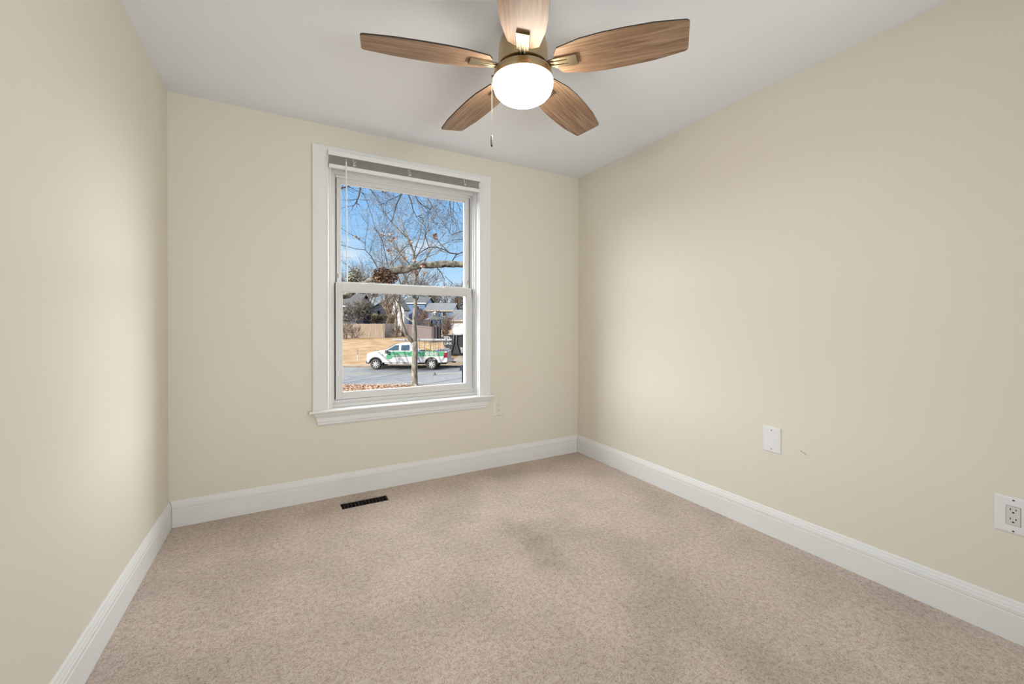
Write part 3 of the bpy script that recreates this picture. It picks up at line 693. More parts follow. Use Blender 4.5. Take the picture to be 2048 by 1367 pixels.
br([(858, 495, 8), (852, 475, 8), (849, 460, 8), (842, 450, 8)], .009, n=4)
br([(893, 500, 8), (880, 486, 8.1), (872, 476, 8.1), (866, 470, 8.1)], .008, n=4)
br([(925, 462, 8), (902, 470, 8), (896, 458, 8), (885, 448, 8), (865, 445, 8)], .008, n=6)
br([(930, 478, 8), (905, 480, 8), (885, 490, 8)], .006, n=4)
br([(896, 500, 8), (893, 515, 8), (889, 522, 8)], .005, n=1)
br([(874, 535, 8), (882, 545, 7.9), (890, 560, 7.9)], .011, n=3)
br([(890, 552, 7.9), (903, 566, 7.9), (912, 572, 7.9)], .005, n=2)
br([(872, 548, 8.2), (858, 560, 8.2), (850, 570, 8.2)], .007, n=3)
br([(832, 534, 7.9), (818, 550, 7.8), (806, 572, 7.8)], .009, n=2)
# dark drooping ends from the boughs above
br([(728, 345, 7), (721, 378, 7), (717, 396, 7), (712, 407, 7), (719, 410, 7)], .020, n=2, L=.25)
br([(712, 407, 7), (706, 414, 7), (704, 420, 7)], .009, n=3, L=.2)
br([(640, 360, 7), (681, 378, 7), (700, 372, 7), (740, 360, 7)], .022, n=9, L=.45)
for pts, r in (([(740, 378, 7), (745, 385, 7), (749, 391, 7)], .008), ([(762, 378, 7), (766, 386, 7)], .009), ([(806, 380, 7.5), (800, 395, 7.5), (792, 412, 7.5), (787, 432, 7.5), (783, 444, 7.5)], .012),
               ([(812, 378, 7.5), (822, 402, 7.5), (826, 420, 7.5), (832, 432, 7.5), (840, 434, 7.5)], .013), ([(822, 375, 7.5), (836, 402, 7.5), (848, 413, 7.5), (861, 419, 7.5)], .013),
               ([(806, 390, 7.5), (790, 395, 7.5), (775, 402, 7.5), (770, 412, 7.5)], .007), ([(850, 385, 7.5), (858, 402, 7.5), (868, 418, 7.5), (880, 438, 7.5)], .008), ([(865, 412, 7.5), (858, 425, 7.5), (852, 442, 7.5)], .007),
               ([(862, 385, 7.5), (875, 400, 7.5), (893, 416, 7.5)], .006), ([(898, 380, 7.5), (900, 410, 7.5), (903, 440, 7.5)], .013), ([(905, 380, 7.5), (908, 398, 7.5), (906, 425, 7.5), (905, 445, 7.5)], .008),
               ([(908, 395, 7.5), (917, 412, 7.5), (923, 430, 7.5)], .008), ([(780, 372, 7.5), (800, 380, 7.5), (830, 376, 7.5), (860, 386, 7.5), (900, 380, 7.5), (1000, 360, 7.6)], .02)):
    br(pts, r, n=6 if r < .012 else 8, L=.34)
mb.build('twigs', 'bark_dark', ok)
mb = MB(); rng = random.Random(8)
leaves(mb, op(764, 550, 7.62), (.17, .15, .15), 900, .045, rng); leaves(mb, op(778, 556, 7.7), (.17, .12, .12), 500, .045, rng)
mb.build('leaf_clump', 'nest', ok)
mb = MB()
for px, py, n in ((869, 470, 26), (871, 476, 10), (820, 486, 18), (780, 501, 10), (766, 471, 12), (780, 483, 9), (828, 521, 14), (810, 519, 10), (844, 533, 8), (833, 543, 10), (826, 541, 8), (850, 545, 7), (772, 563, 12), (781, 527, 9), (754, 567, 7), (790, 477, 6), (779, 470, 5), (711, 473, 6), (717, 476, 5)):
    leaves(mb, op(px, py, 7.85), (.045, .045, .038), n, .05, rng)
mb.build('clinging_leaves', 'dead_leaf', ok)

# tree out of view on the left whose shadow streaks the street
lt = tag(ext(empty('shade_tree'), -13.5, 16.5, ground_z(16.5)), 'bare tree beyond the left window edge casting the shadow streaks', 'tree')
mb = MB(); rng = random.Random(21); mb.tube([Vector((0, 0, -.1)), Vector((0, 0, 1.6)), Vector((.1, 0, 3))], [.3, .22, .19], 8); mb.build('trunk', 'bark', lt)
mb = MB()
for i in range(6): grow(mb, Vector((.1, 0, 2.2+i*.25)), Vector((rng.uniform(-.7, .7), rng.uniform(-.8, .8), .8)).normalized(), .15, 2.9, 2, rng, spread=.8, kids=(3, 4), rmin=.05)
mb.build('branches', 'bark', lt)

# ---- background trees
def bg_tree(px, py_top, v, label, mtl, seed, width=1.0, trunk=.18, lvl=5, base=None, sp_=.75, name='bare_tree', rmin=.02, up=.18, kids=(3, 4)):
    zb = ground_z(v) if base is None else base; top = Zp(py_top, v); h = top-zb
    t = tag(ext(empty(name), U(px, v), v, zb), label, 'tree'); rng = random.Random(seed)
    mb = MB(); mb.tube([Vector((0, 0, -.2)), Vector((.05, 0, h*.15)), Vector((0, .05, h*.3))], [trunk*1.2, trunk, trunk*.8], 7); mb.build('trunk', mtl, t)
    mb = MB()
    for i in range(5):
        d = Vector((rng.uniform(-.6, .6)*width, rng.uniform(-.6, .6)*width, 1)).normalized()
        grow(mb, Vector((0, .0, h*(.18+.03*i))), d, trunk*.6, h*.30, lvl-1, rng, spread=sp_*width**.5, up=up, kids=kids, segs=3, rmin=rmin, ratio=.68)
    mb.build('crown', mtl, t); return t
bg_tree(722, 596, 54.5, 'dense grey bare tree rising behind the tan fence', 'twig_grey', 31, .95, .15, kids=(4, 5), rmin=.02)
bg_tree(690, 600, 56, 'pale grey spreading bare tree at the left pane edge', 'twig_grey', 32, 1.5, .12, rmin=.02)
bg_tree(777, 566, 65, 'brown-trunked tall tree before the white house', 'twig_brown', 33, .4, .42, rmin=.022, lvl=4)
bg_tree(792, 560, 69, 'thin bare tree just right of the brown trunk', 'twig_grey', 34, .8, .22, rmin=.022, lvl=4)
bg_tree(738, 528, 92, 'hazy bare tree above the grey roof', 'twig_grey', 35, 1.1, .3, rmin=.03)
bg_tree(866, 566, 95, 'hazy bare tree beyond the blue house', 'twig_brown', 36, 1.2, .3, rmin=.035)
bg_tree(905, 560, 104, 'rust-brown bare tree above the garage roof', 'twig_brown', 37, 1.1, .3, rmin=.03, kids=(4, 4))
bg_tree(927, 588, 98, 'rust-brown bare tree at the right pane edge', 'twig_brown', 38, 1.1, .3, rmin=.03, kids=(4, 4))
bg_tree(800, 515, 128, 'tall distant bare tree behind the forked street tree', 'twig_grey', 39, 1.2, .35, rmin=.04)
bg_tree(846, 538, 110, 'low distant bare tree on the skyline right of the fork', 'twig_grey', 40, 1.3, .35, rmin=.04)
bg_tree(700, 530, 155, 'distant bare tree showing beside the blind wand', 'twig_grey', 42, 1.2, .35, rmin=.04)
def bush(name, px, py0, py1, wpx, v, label, leafm, twigm, n, size, seed, cat='shrub', vdepth=None):
    z0 = Zp(py1, v); z1 = Zp(py0, v); h = z1-z0; w = wpx*v/FPX/2; gz = min(z0, ground_z(v)); off = z0-gz
    b = tag(ext(empty(name), U(px, v), v, gz), label, cat); rng = random.Random(seed)
    mb = MB()
    for i in range(9):
        grow(mb, Vector((rng.uniform(-.3, .3)*w, rng.uniform(-.2, .2), 0)), Vector((rng.uniform(-.6, .6)*w/h, rng.uniform(-.4, .4), 1)).normalized(), .035, (h+off)*.5, 3, rng, spread=.8, kids=(3, 4), segs=3, rmin=.012)
    mb.build('stems', twigm, b)
    if n:
        mb = MB(); k = 7
        for i in range(k):
            c = (rng.uniform(-.55, .55)*w, rng.uniform(-.3, .3)*w, off+h*rng.uniform(.3, .72)); leaves(mb, c, (w*.45, (vdepth or w)*.45, h*.28), n//k, size, rng)
        mb.build('foliage', leafm, b)
    return b
bush('evergreen_tree', 713, 532, 600, 62, 80, 'olive evergreen crown low in the upper sash, left of the limb', 'sage_leaf', 'twig_grey', 3800, .32, 51, 'tree')
bush('evergreen_tree', 748, 560, 600, 44, 112, 'grey-green evergreen crown behind the leafy clump of the limb', 'sage_leaf', 'twig_grey', 2200, .32, 52, 'tree')
bush('shrub', 760, 626, 650, 40, 57.5, 'wide olive shrub topping the right end of the tan fence', 'olive_leaf', 'twig_brown', 2600, .16, 53)
bush('shrub', 784, 626, 650, 16, 60.5, 'taller yellow-green shrub beside the brown trunk', 'olive_leaf', 'twig_brown', 1400, .16, 54)
bush('shrub', 690, 646, 676, 22, 50.8, 'tangled leafless tan shrub against the tan fence', None, 'twig_brown', 0, .1, 55)
bush('shrub', 846, 618, 648, 34, 60, 'brownish bare hedge between fork and gazebo', 'red_leaf', 'twig_brown', 700, .14, 56)
bush('shrub', 893, 628, 682, 24, 49, 'russet rounded shrub standing by the garage', 'red_leaf', 'twig_brown', 1300, .12, 57)
bush('shrub', 859.5, 641, 662, 9, 51, 'small golden shrub under the gazebo roof', 'gold_leaf', 'twig_brown', 1100, .10, 58)
bush('shrub', 794, 648, 676, 14, 53.5, 'dark rusty shrub in the gap between the fences', 'dead_leaf', 'twig_brown', 260, .10, 59)

# ---- fences
def fence(name, A, B, top_a, top_b, mt, label, rail=None, back=True):
    # A, B: (u, v) ends; boards as one mesh, posts as parts
    za, zb = ground_z(A[1]), ground_z(B[1]); o = ext(empty(name), A[0], A[1], za); tag(o, label, 'fence')
    D = Vector((B[0]-A[0], B[1]-A[1], 0)); Ln = D.length; d = D.normalized(); nrm = Vector((d.y, -d.x, 0)); rng = random.Random(len(label))
    mb = MB(); bw = .14; k = int(Ln/bw)
    for i in range(k):
        a = d*(i*bw+.006); b = d*((i+1)*bw-.004); t = (i+.5)/k; z0 = (zb-za)*t-.02; z1 = (top_a+(top_b-top_a)*t)-za+rng.uniform(-.02, .02); off = nrm*rng.uniform(0, .012)
        P = [a+off, b+off, b+off-nrm*.02, a+off-nrm*.02]
        mb.add([Vector((p.x, p.y, z0)) for p in P]+[Vector((p.x, p.y, z1)) for p in P], [(0, 1, 5, 4), (1, 2, 6, 5), (2, 3, 7, 6), (3, 0, 4, 7), (4, 5, 6, 7)])
    mb.build('boards', mt, o)
    mb = MB()
    for hh in (.35, .85):
        P = [d*0, d*Ln]; q = [(p-nrm*.03+Vector((0, 0, (zb-za)*t+hh*(( (top_a if t == 0 else top_b))-(za if t == 0 else zb))))) for p, t in ((P[0], 0), (P[1], 1))]
        mb.tube(q, .04, 4)
    if rail:
        mb.tube([Vector((0, 0, top_a-za-.16))+nrm*.02, d*Ln+Vector((0, 0, top_b-za-.16))+nrm*.02], .035, 4)
    mb.build('rails', mt, o)
    n = max(2, int(Ln/2.4)+1)
    for i in range(n):
        t = i/(n-1); p = d*(Ln*t)-nrm*.08; z1 = top_a+(top_b-top_a)*t-za+.03
        mb = MB(); mb.box(p.x-.05, p.x+.05, p.y-.05, p.y+.05, (zb-za)*t-.05, z1); mb.build('post', mt, o)
    return o
T1 = Zp(647.5, 52)
fence('board_fence', (U(470, 52), 52), (U(768, 52), 52), T1, T1, 'fence_tan', 'sunlit weathered tan board fence along the lawn at left')
fence('board_fence', (U(768.3, 52.05), 52.1), (U(789, 57), 57), T1, T1, 'fence_tan', 'short shaded fence return running back from the tan fence corner')
fence('board_fence', (U(803, 56), 56), (U(864.7, 46), 46), Zp(646.5, 56), Zp(653.5, 46), 'fence_mauve', 'mauve-brown board fence behind the forked trunk, top rail sloping', rail=True)
fence('board_fence', (U(865.2, 46), 46.05), (U(882, 54), 54), Zp(653.5, 46), Zp(651, 54), 'fence_mauve', 'dark side run of the mauve fence beside the russet shrub')

# ---- houses
def house(name, px0, px1, v, py_eave, depth, label, wall, roof, gable=None, ridge_py=None, windows=(), eave=.3, dv=0, roofdir='front', ridge_px=None):
    """box house; gable faces the viewer (gable='x') or the ridge runs across (roofdir='front')"""
    u0, u1 = U(px0, v), U(px1, v); zb = ground_z(v)-.3; ze = Zp(py_eave, v); zr = Zp(ridge_py, v+(depth/2 if not gable else 0))
    o = tag(ext(empty(name), (u0+u1)/2, v, zb), label, 'house'); w = (u1-u0)/2; h = ze-zb; hr = zr-zb
    mb = MB()
    if gable:
        x = (U(ridge_px, v)-(u0+u1)/2) if ridge_px else 0
        mb.prism([(-w, 0), (w, 0), (w, h), (x, hr), (-w, h)], 0, depth, 'y'); mb.build('walls', wall, o)
        for s, nm in ((-1, 'roof'), (1, 'roof')):
            e = Vector((s*w-x, 0, h-hr)); e2 = e*(1+eave/abs(w)); q = MB()
            n = Vector((-e.z, 0, e.x))*(1 if s > 0 else -1); n = n.normalized(); n = n if n.z > 0 else -n
            a = Vector((x, 0, hr)); P = [a, a+e2, a+e2+n*.16, a+n*.16]
            q.add([p+Vector((0, -eave, 0)) for p in P]+[p+Vector((0, depth+eave, 0)) for p in P], [(0, 1, 2, 3), (4, 7, 6, 5), (0, 4, 5, 1), (1, 5, 6, 2), (2, 6, 7, 3), (3, 7, 4, 0)])
            q.build('roof', roof, o)
    else:
        mb.box(-w, w, 0, depth, 0, h); mb.build('walls', wall, o)
        q = MB(); q.prism([(-eave, h), (depth/2, hr), (depth+eave, h), (depth+eave, h-.12), (depth/2, hr-.16), (-eave, h-.12)], -w-eave, w+eave, 'x'); q.build('roof', roof, o)
        q = MB(); q.prism([(0, h), (depth/2, hr-.1), (depth, h)], -w, -w+.1, 'x').prism([(0, h), (depth/2, hr-.1), (depth, h)], w-.1, w, 'x'); q.build('gable_wall', wall, o)
        q = MB(); q.box(-w-eave, w+eave, -eave-.03, -eave, h-.16, h+.06); q.build('fascia', 'cream_board' if 'garage' in label else 'siding_white', o)
    for (a, b, c, d) in windows:
        x0, x1 = U(a, v)-(u0+u1)/2, U(b, v)-(u0+u1)/2; z0, z1 = Zp(d, v)-zb, Zp(c, v)-zb
        wn = MB().box(x0-.08, x1+.08, -.05, -.01, z0-.08, z1+.08).build('window', 'siding_white', o); MB().box(x0, x1, -.07, -.05, z0, z1).build('pane', 'win_dark', wn)
    return o
house('house', 640, 714, 68, 612, 7, 'dark slate-blue house under a grey roof, far left in the pane', 'siding_slate', 'shingle_grey', ridge_py=588, windows=((688, 693, 620, 630), (702, 707, 620, 630)))
house('house', 743, 808, 74, 618, 3.5, 'white gabled house glimpsed behind the brown tree trunks', 'siding_white', 'shingle_grey', gable='x', ridge_py=590, ridge_px=790, windows=((755, 760, 622, 631), (797, 801, 612, 621)))
house('house', 806, 850, 82, 606, 10, 'blue house with grey roof right behind the forked trunk', 'siding_blue', 'shingle_grey', ridge_py=594, windows=((833, 838, 612, 620),))
house('house', 850, 904, 78, 621, 10, 'long blue house with pale roof left of the garage', 'siding_blue', 'shingle_light', ridge_py=606, windows=((885, 893, 624, 632), (866, 872, 624, 631)))
g = house('garage', 903, 950, 56, 640.5, 8, 'garage with grey roof, cream boards and a white door at right', 'cream_board', 'shingle_light', ridge_py=619, eave=.2)
u0, u1 = U(903, 56), U(950, 56); gx = -(u0+u1)/2; zb = ground_z(56)-.3
q = MB(); q.box(U(906, 56)+gx, U(940, 56)+gx, -.06, 0, .25, Zp(651, 56)-zb)
for i in range(4): q.box(U(906, 56)+gx, U(940, 56)+gx, -.075, -.06, .3+i*.42, .66+i*.42)
q.build('garage_door', 'siding_white', g)

# ---- gazebo
gv = 51; gb = tag(ext(empty('gazebo'), U(870, gv), gv, ground_z(gv)), 'hip-roofed gazebo with a small cupola behind the fence', 'gazebo'); gz = ground_z(gv)
ze = Zp(639, gv)-gz; za = Zp(629, gv)-gz; w = 18*gv/FPX
MB().lathe([(w*1.15, ze-.06), (w*1.15, ze), (w*.5, ze+(za-ze)*.62), (.28, za), (.0, za)], 6).build('roof', 'shingle_grey', gb)
MB().lathe([(.16, za-.05), (.16, za+.2), (.26, za+.2), (.26, za+.23), (0, za+.42)], 6).build('cupola', 'cream_board', gb)
for k in range(6):
    x, y = w*.95*math.cos(PI/3*k), w*.95*math.sin(PI/3*k); MB().box(x-.06, x+.06, y-.06, y+.06, 0, ze).build('post', 'fence_mauve', gb)
MB().lathe([(0, 0), (w, 0), (w, .15), (0, .15)], 6).build('deck', 'fence_mauve', gb)

# ---- pickup truck, side on (local x = along the street from nose to tail, y = away from us)
tv = 29.55; tx = U(733.3, tv); tk = tag(ext(empty('pickup_truck'), tx, tv, GZ), 'white crew-cab pickup with green side stripe and ladder rack parked across the street', 'truck')
TW = 1.98; WX = (.63, 4.62); WR = .385
def arch(cx, r, x0, x1, z, n=14):
    return [(cx-r*math.cos(PI*i/n), max(z, .40+r*math.sin(PI*i/n))) for i in range(n+1)]
poly = [(.06, .50)]+[(.0, .62), (.0, 1.04), (.10, 1.18), (.45, 1.245), (1.25, 1.335), (3.32, 1.325), (3.32, .50)]+[p for p in reversed(arch(WX[0], .50, 0, 0, .50)) if p[0] > .10]
MB().prism(poly, .0, TW, 'y').build('body', 'truck_white', tk, bevel=.05)
bedp = [(3.38, .50), (3.38, 1.30), (5.72, 1.30), (5.76, .60), (5.70, .52)]+[p for p in reversed(arch(WX[1], .50, 0, 0, .50))]
m = MB(); m.prism(bedp, 0, .07, 'y'); m.prism(bedp, TW-.07, TW, 'y'); m.box(3.38, 5.70, .07, TW-.07, .70, .76); m.box(3.38, 3.44, .07, TW-.07, .76, 1.30)
m.build('cargo_bed', 'truck_white', tk, bevel=.012)
MB().box(5.68, 5.76, .06, TW-.06, .62, 1.30).build('tailgate', 'grey_tail_shade', tk, bevel=.02)  # white gate coloured grey for its shaded rear face
# cab
Zb_, Zt_ = 1.30, 1.84
def cy_(z): return .03+.17*(z-Zb_)/(Zt_-Zb_)
vs = []
for s in (0, 1):
    for (x, z) in ((1.20, 1.30), (1.55, 1.53), (1.98, 1.79), (2.25, 1.86), (2.95, 1.875), (3.14, 1.83), (3.30, 1.30)):
        y = cy_(min(z, 1.84)); vs.append((x, y if s == 0 else TW-y, z))
MB().add(vs, [tuple(range(7)), tuple(range(13, 6, -1))]+[(i, i+7, (i+1) % 7+7, (i+1) % 7) for i in range(7)]).build('cab', 'truck_white', tk, bevel=.03)
def side_plate(P, mt, name, par=tk, off=-.006, th=.012, yf=cy_):
    m = MB(); n = len(P); m.add([(x, yf(z)+off, z) for x, z in P]+[(x, yf(z)+off+th, z) for x, z in P], [tuple(range(n)), tuple(range(2*n-1, n-1, -1))]+[(i, n+i, n+(i+1) % n, (i+1) % n) for i in range(n)])
    return m.build(name, mt, par)
side_plate([(1.40, 1.36), (1.60, 1.50), (2.00, 1.745), (2.27, 1.75), (2.27, 1.36)], 'truck_glass', 'front_side_window', off=-.012)
side_plate([(2.43, 1.36), (2.43, 1.755), (3.02, 1.755), (3.05, 1.36)], 'truck_glass', 'rear_side_window', off=-.012)
side_plate([(2.28, 1.33), (2.30, 1.76), (2.35, 1.76), (2.34, 1.33)], 'chrome', 'door_pillar', off=-.012)
m = MB(); m.add([(1.27, .12, 1.36), (1.27, TW-.12, 1.36), (1.96, TW-.22, 1.79), (1.96, .22, 1.79)], [(0, 1, 2, 3)]); m.v = [(x-.03, y, z+.02) for x, y, z in m.v]; m.build('windshield', 'truck_glass', tk)
flat = lambda z: 0.0
def fp(P, mt, name, off=-.008, par=None): return side_plate(P, mt, name, par or tk, off, .014, flat)
strp = fp([(1.60, 1.16), (1.75, 1.29), (3.31, 1.30), (3.31, .94), (2.3, .93), (1.9, .88)], 'truck_green', 'green_stripe')
fp([(3.40, 1.295), (5.58, 1.295), (5.58, .965), (3.40, .965)], 'truck_green', 'bed_stripe')
fp([(1.62+.23*math.cos(2*PI*i/22), .93+.185*math.sin(2*PI*i/22)) for i in range(22)], 'truck_green', 'round_emblem', off=-.012)
m = MB(); rng = random.Random(3)
x = 1.80
while x < 2.95:
    w = rng.uniform(.05, .13); m.box(x, min(x+w, 3.0), -.014, -.008, .965, 1.025); x += w+.02
x = 2.36
while x < 2.68: m.box(x, x+.05, -.014, -.008, 1.07, 1.12); x += .068
m.build('door_lettering', 'lettering', tk)
for i, x in enumerate((4.32, 4.655, 4.97)):
    d = fp([(x+.135*math.cos(2*PI*k/20), 1.125+.135*math.sin(2*PI*k/20)) for k in range(20)], 'lettering', 'round_badge', off=-.012)
    m = MB(); r = .05; m.add([(x+r*math.cos(2*PI*k/(3+i)+PI/2), -.0135, 1.125+r*math.sin(2*PI*k/(3+i)+PI/2)) for k in range(3+i)], [tuple(range(3+i))]); m.build('badge_symbol', 'grey_tail_shade', d)
for x in (2.05, 2.93): MB().box(x, x+.17, -.05, -.01, 1.125, 1.16).build('door_handle', 'trim_black', tk, bevel=.006)
for x in (2.36, 3.325): MB().box(x, x+.012, -.003, .02, .56, 1.32).build('door_seam', 'trim_black', tk)
fp([(1.115, .98), (1.10, 1.08), (1.13, 1.10), (1.15, 1.0)], 'trim_black', 'fender_vent')
m = MB(); m.tube([(1.42, .0, 1.33), (1.44, -.14, 1.27)], .025, 6); m.box(1.38, 1.56, -.26, -.10, 1.16, 1.40); m.build('side_mirror', 'trim_black', tk, bevel=.03)
m = MB(); m.tube([(1.42, TW, 1.33), (1.44, TW+.14, 1.27)], .025, 6); m.box(1.30, 1.48, TW+.10, TW+.26, 1.20, 1.44); m.build('side_mirror', 'trim_black', tk, bevel=.03)
m = MB(); m.box(-.10, .10, .04, TW-.04, .42, .64); m.build('front_bumper', 'chrome', tk, bevel=.03)
m = MB(); m.box(-.02, .03, .25, TW-.25, .72, 1.08); m.build('grille', 'trim_black', tk, bevel=.01)
for y in (.03, TW-.22): MB().box(-.03, .14, y, y+.19, .84, 1.06).build('headlamp', 'chrome', tk, bevel=.02)
m = MB(); m.box(5.70, 5.98, .03, TW-.03, .50, .68); m.build('rear_bumper', 'chrome', tk, bevel=.02)
m = MB(); m.box(5.94, 6.25, TW/2-.05, TW/2+.05, .42, .50); m.build('tow_hitch', 'trim_black', tk)
for y in (-.015, TW-.075): MB().box(5.50, 5.775, y, y+.09, .86, 1.22).build('tail_lamp', 'tail_red', tk, bevel=.015)
m = MB(); m.box(1.30, 3.35, -.10, .10, .40, .48); m.build('running_board', 'alu', tk, bevel=.02)
for cx in WX:
    m = MB()
    A = [(cx-.50*math.cos(PI*i/16), .40+.50*math.sin(PI*i/16)) for i in range(17)]; B = [(cx-.44*math.cos(PI*i/16), .40+.44*math.sin(PI*i/16)) for i in range(17)]
    for i in range(16): m.add([(A[i][0], -.02, A[i][1]), (A[i+1][0], -.02, A[i+1][1]), (B[i+1][0], -.02, B[i+1][1]), (B[i][0], -.02, B[i][1]), (A[i][0], .05, A[i][1]), (A[i+1][0], .05, A[i+1][1]), (B[i+1][0], .05, B[i+1][1]), (B[i][0], .05, B[i][1])], [(0, 1, 2, 3), (4, 7, 6, 5), (0, 4, 5, 1), (2, 6, 7, 3)])
    m.build('wheel_arch', 'trim_black', tk)
    MB().box(cx-.46, cx+.46, .30, TW-.30, .42, .86).build('wheel_well', 'trim_black', tk)
m = MB(); m.box(.3, 5.6, .45, TW-.45, .36, .56); m.tube([(WX[0], .1, WR), (WX[0], TW-.1, WR)], .06, 6); m.tube([(WX[1], .1, WR), (WX[1], TW-.1, WR)], .08, 6); m.build('chassis', 'trim_black', tk)
RY = Matrix.Rotation(PI/2, 4, 'X')
for cx in WX:
    for y0, s in ((.0, 1), (TW, -1)):
        w = MB(); w.lathe([(.235, -.005), (.30, -.018), (.355, -.005), (.385, .04), (.385, .23), (.35, .265), (.2, .265)], 36); w.xf(Matrix.Translation((cx, y0, WR)) @ Matrix.Scale(s, 4, (0, 1, 0)) @ Matrix.Rotation(-PI/2, 4, 'X') @ Matrix.Scale(1, 4))
        ty = w.build('wheel', 'tyre', tk, smooth=True, auto=40)
        w = MB(); w.lathe([(.238, .0), (.225, .015), (.215, .06), (.0, .07)], 32); w.lathe([(.075, .0), (.06, -.012), (0, -.014)], 16)
        for k in range(8):
            a = 2*PI*k/8; b1, b2 = a-.16, a+.16; w.add([(.06*math.cos(a-.6), .06*math.sin(a-.6), .0), (.06*math.cos(a+.6), .06*math.sin(a+.6), .0), (.225*math.cos(b2), .225*math.sin(b2), .004), (.225*math.cos(b1), .225*math.sin(b1), .004)], [(0, 1, 2, 3)])
        mx_ = Matrix.Translation((cx, y0-.004*s, WR)) @ Matrix.Scale(s, 4, (0, 1, 0)) @ Matrix.Rotation(-PI/2, 4, 'X'); w.xf(mx_); w.build('rim', 'alloy', ty)
        w = MB(); w.lathe([(.212, .058), (.09, .055)], 24); w.xf(mx_); w.build('brake_shadow_disc', 'trim_black', ty)  # black disc stands in for the brake and the shade behind the spokes
# ladder rack: posts, two long rails with cross bars, ladder lying on top
m = MB()
for y in (.06, TW-.06):
    for x in (3.75, 4.15, 4.58, 4.78, 5.22, 5.60): m.box(x-.012, x+.012, y-.015, y+.015, 1.28, 2.05)
    m.box(2.0, 5.75, y-.02, y+.02, 2.03, 2.06)
for x in (2.75, 3.75, 4.78, 5.60): m.box(x-.02, x+.02, .06, TW-.06, 2.04, 2.075)
for x in (2.1,): m.box(x-.02, x+.02, .06, TW-.06, 2.03, 2.06)
m.build('ladder_rack', 'trim_black', tk)
m = MB(); m.box(1.80, 6.00, .10, .135, 2.08, 2.19); m.box(1.80, 6.00, .50, .535, 2.08, 2.19)
for i in range(14): m.tube([(1.95+i*.3, .12, 2.135), (1.95+i*.3, .52, 2.135)], .018, 6)
ld = tag(ext(empty('ladder'), tx, tv, GZ), 'long white ladder strapped flat on top of the pickup rack', 'ladder'); m.build('rails_and_rungs', 'alu', ld)
for x in (2.74, 3.74, 4.77, 5.66): MB().box(x-.018, x+.018, .08, .14, 2.0755, 2.20).build('clamp', 'trim_black', ld)
m = MB(); m.tube([(4.12, .42, 1.50), (4.35, .42, 1.40), (4.66, .42, 1.30)], .05, 6); m.tube([(4.2, .5, .78), (4.14, .42, 1.48)], .04, 6); tag(ext(m.build('hand_tool', 'yellow_tool'), tx, tv, GZ), 'yellow tool lying in the open bed of the pickup', 'tool')
m = MB(); m.box(5.05, 5.66, .9, TW-.12, .76, 1.42); tag(ext(m.build('cargo_box', 'grey_tail_shade', bevel=.03), tx, tv, GZ), 'grey box at the tail end of the pickup bed', 'box')

# ---- roll-off dumpster at the right edge
dv_ = 36.5; dz = ground_z(dv_)+.02; dp = tag(ext(empty('dumpster'), U(893, dv_), dv_, dz), 'black roll-off dumpster with white lettering behind the truck', 'dumpster')
def dx(px): return U(px, dv_)-U(893, dv_)
def dzz(py): return Zp(py, dv_)-dz
zt, zl = dzz(670.5), dzz(709.5)
m = MB(); L_ = 6.2
m.prism([(dx(886.5), zt), (L_, zt), (L_, zl+.1), (dx(901), zl+.1), (dx(898), zl+.25), (dx(886.5), zl+.9)][::-1], .06, .10, 'y')
m.prism([(dx(886.5), zt), (L_, zt), (L_, zl+.1), (dx(901), zl+.1), (dx(898), zl+.25), (dx(886.5), zl+.9)][::-1], 2.2, 2.24, 'y')
m.box(dx(901), L_, .1, 2.2, zl+.1, zl+.16); m.box(L_-.05, L_, .1, 2.2, zl+.1, zt)
m.add([(dx(886.5), .06, zt), (dx(886.5), 2.24, zt), (dx(886.5), 2.24, zl+.9), (dx(886.5), .06, zl+.9)], [(0, 1, 2, 3)])
m.build('steel_body', 'black_steel', dp)
m = MB(); m.tube([(dx(886), .02, zt), (L_, .02, zt)], .06, 4); m.build('top_rail', 'black_frame', dp)
m = MB(); m.tube([(dx(913.5), -.02, zt), (dx(913), -.02, dzz(685)), (dx(919.5), -.02, zl)], .07, 4); m.tube([(dx(908), -.02, zt), (dx(907.5), -.02, dzz(683)), (dx(902), -.02, dzz(703)), (dx(903.5), -.02, zl)], .07, 4)
m.tube([(dx(902), -.02, zl+.02), (dx(928), -.02, zl+.02)], .07, 4); m.tube([(dx(907), -.02, dzz(683.5)), (dx(914), -.02, dzz(683.5))], .04, 4)
m.build('lift_frame', 'black_frame', dp)
for k, x in enumerate((dx(905), dx(924), L_-.4)):
    m = MB(); r0 = max(.08, (zl+.02)*.5); m.tube([(x, .0, r0), (x, .3, r0)], r0, 12); m.build('skid_roller', 'black_frame', dp)
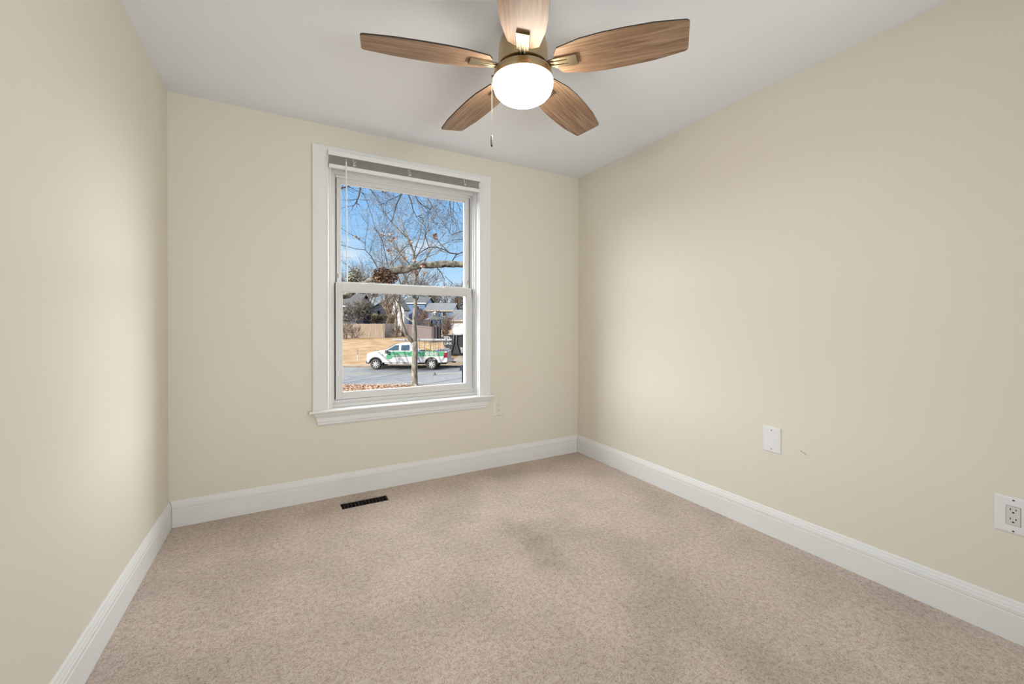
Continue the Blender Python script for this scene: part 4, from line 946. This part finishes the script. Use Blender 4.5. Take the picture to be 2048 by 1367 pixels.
def text(body, par, name, loc, size, mt):
    c = bpy.data.curves.new(name, 'FONT'); c.body = body; c.size = size; c.extrude = .004; c.align_x = 'LEFT'; c.offset = .012
    t = bpy.data.objects.new('tmp', c); COL.objects.link(t); bpy.context.view_layer.update()
    me = bpy.data.meshes.new_from_object(t.evaluated_get(bpy.context.evaluated_depsgraph_get())); bpy.data.objects.remove(t)
    me.transform(Matrix.Rotation(PI/2, 4, 'X')); me.materials.clear(); me.materials.append(M[mt]); me.name = name
    o = bpy.data.objects.new(name, me); COL.objects.link(o); o.parent = par; o.location = loc; return o
text('NOW', dp, 'lettering', (dx(887.2), .03, dzz(674.2)), .16, 'lettering')
text('352.', dp, 'lettering', (dx(887.2), .03, dzz(679.6)), .40, 'lettering')
text('231.', dp, 'lettering', (dx(889.8), .03, dzz(682.2)), .22, 'lettering')
text('JUNK', dp, 'lettering', (dx(888), .03, dzz(688.8)), .28, 'lettering')
text('90', dp, 'lettering', (dx(920), .03, dzz(699.8)), .36, 'lettering')
text('0', dp, 'lettering', (dx(922), .03, dzz(705.2)), .34, 'lettering')

# ---- small street things
mbv = 22.9; mz = ground_z(mbv); mp_ = tag(ext(empty('mailbox'), U(926, mbv), mbv, GZ), 'dark mailbox on a post at the right pane edge', 'mailbox')
MB().box(-.055, .055, -.055, .055, -.1, .78).build('post', 'mail_blue', mp_, bevel=.005)
m = MB(); m.prism([(-.13, .78), (.13, .78), (.13, .93), (.11, .99), (.06, 1.03), (0, 1.045), (-.06, 1.03), (-.11, .99), (-.13, .93)], -.28, .25, 'y'); m.build('box', 'mail_blue', mp_)
MB().box(-.17, .17, -.30, .27, .75, .785).build('tray', 'mail_blue', mp_)
wv = 33.6; wz = ground_z(wv); wp_ = tag(ext(empty('marker_post'), U(715, wv), wv, wz), 'slim two-tone marker post standing in the tan lawn', 'post')
h = Zp(698, wv)-wz; MB().box(-.035, .035, -.035, .035, -.05, h*.52).build('lower_sleeve', 'post_white', wp_); MB().box(-.03, .03, -.03, .03, h*.52, h).build('upper_post', 'post_grey', wp_)
m = MB(); m.tube([(0, 0, .02), (.05, .02, .10), (.02, 0, .22)], .014, 4); m.tube([(.05, .02, .10), (.12, 0, .05)], .012, 4); m.tube([(0, 0, .02), (-.08, .05, .0)], .012, 4)
leaves(m, (.03, 0, .08), (.09, .09, .07), 14, .07, random.Random(2))
tag(ext(m.build('fallen_twig', 'bark_dark'), U(868, 26.3), 26.3, GZ+.01), 'small dark twig lying on the street right of the trunk', 'twig')
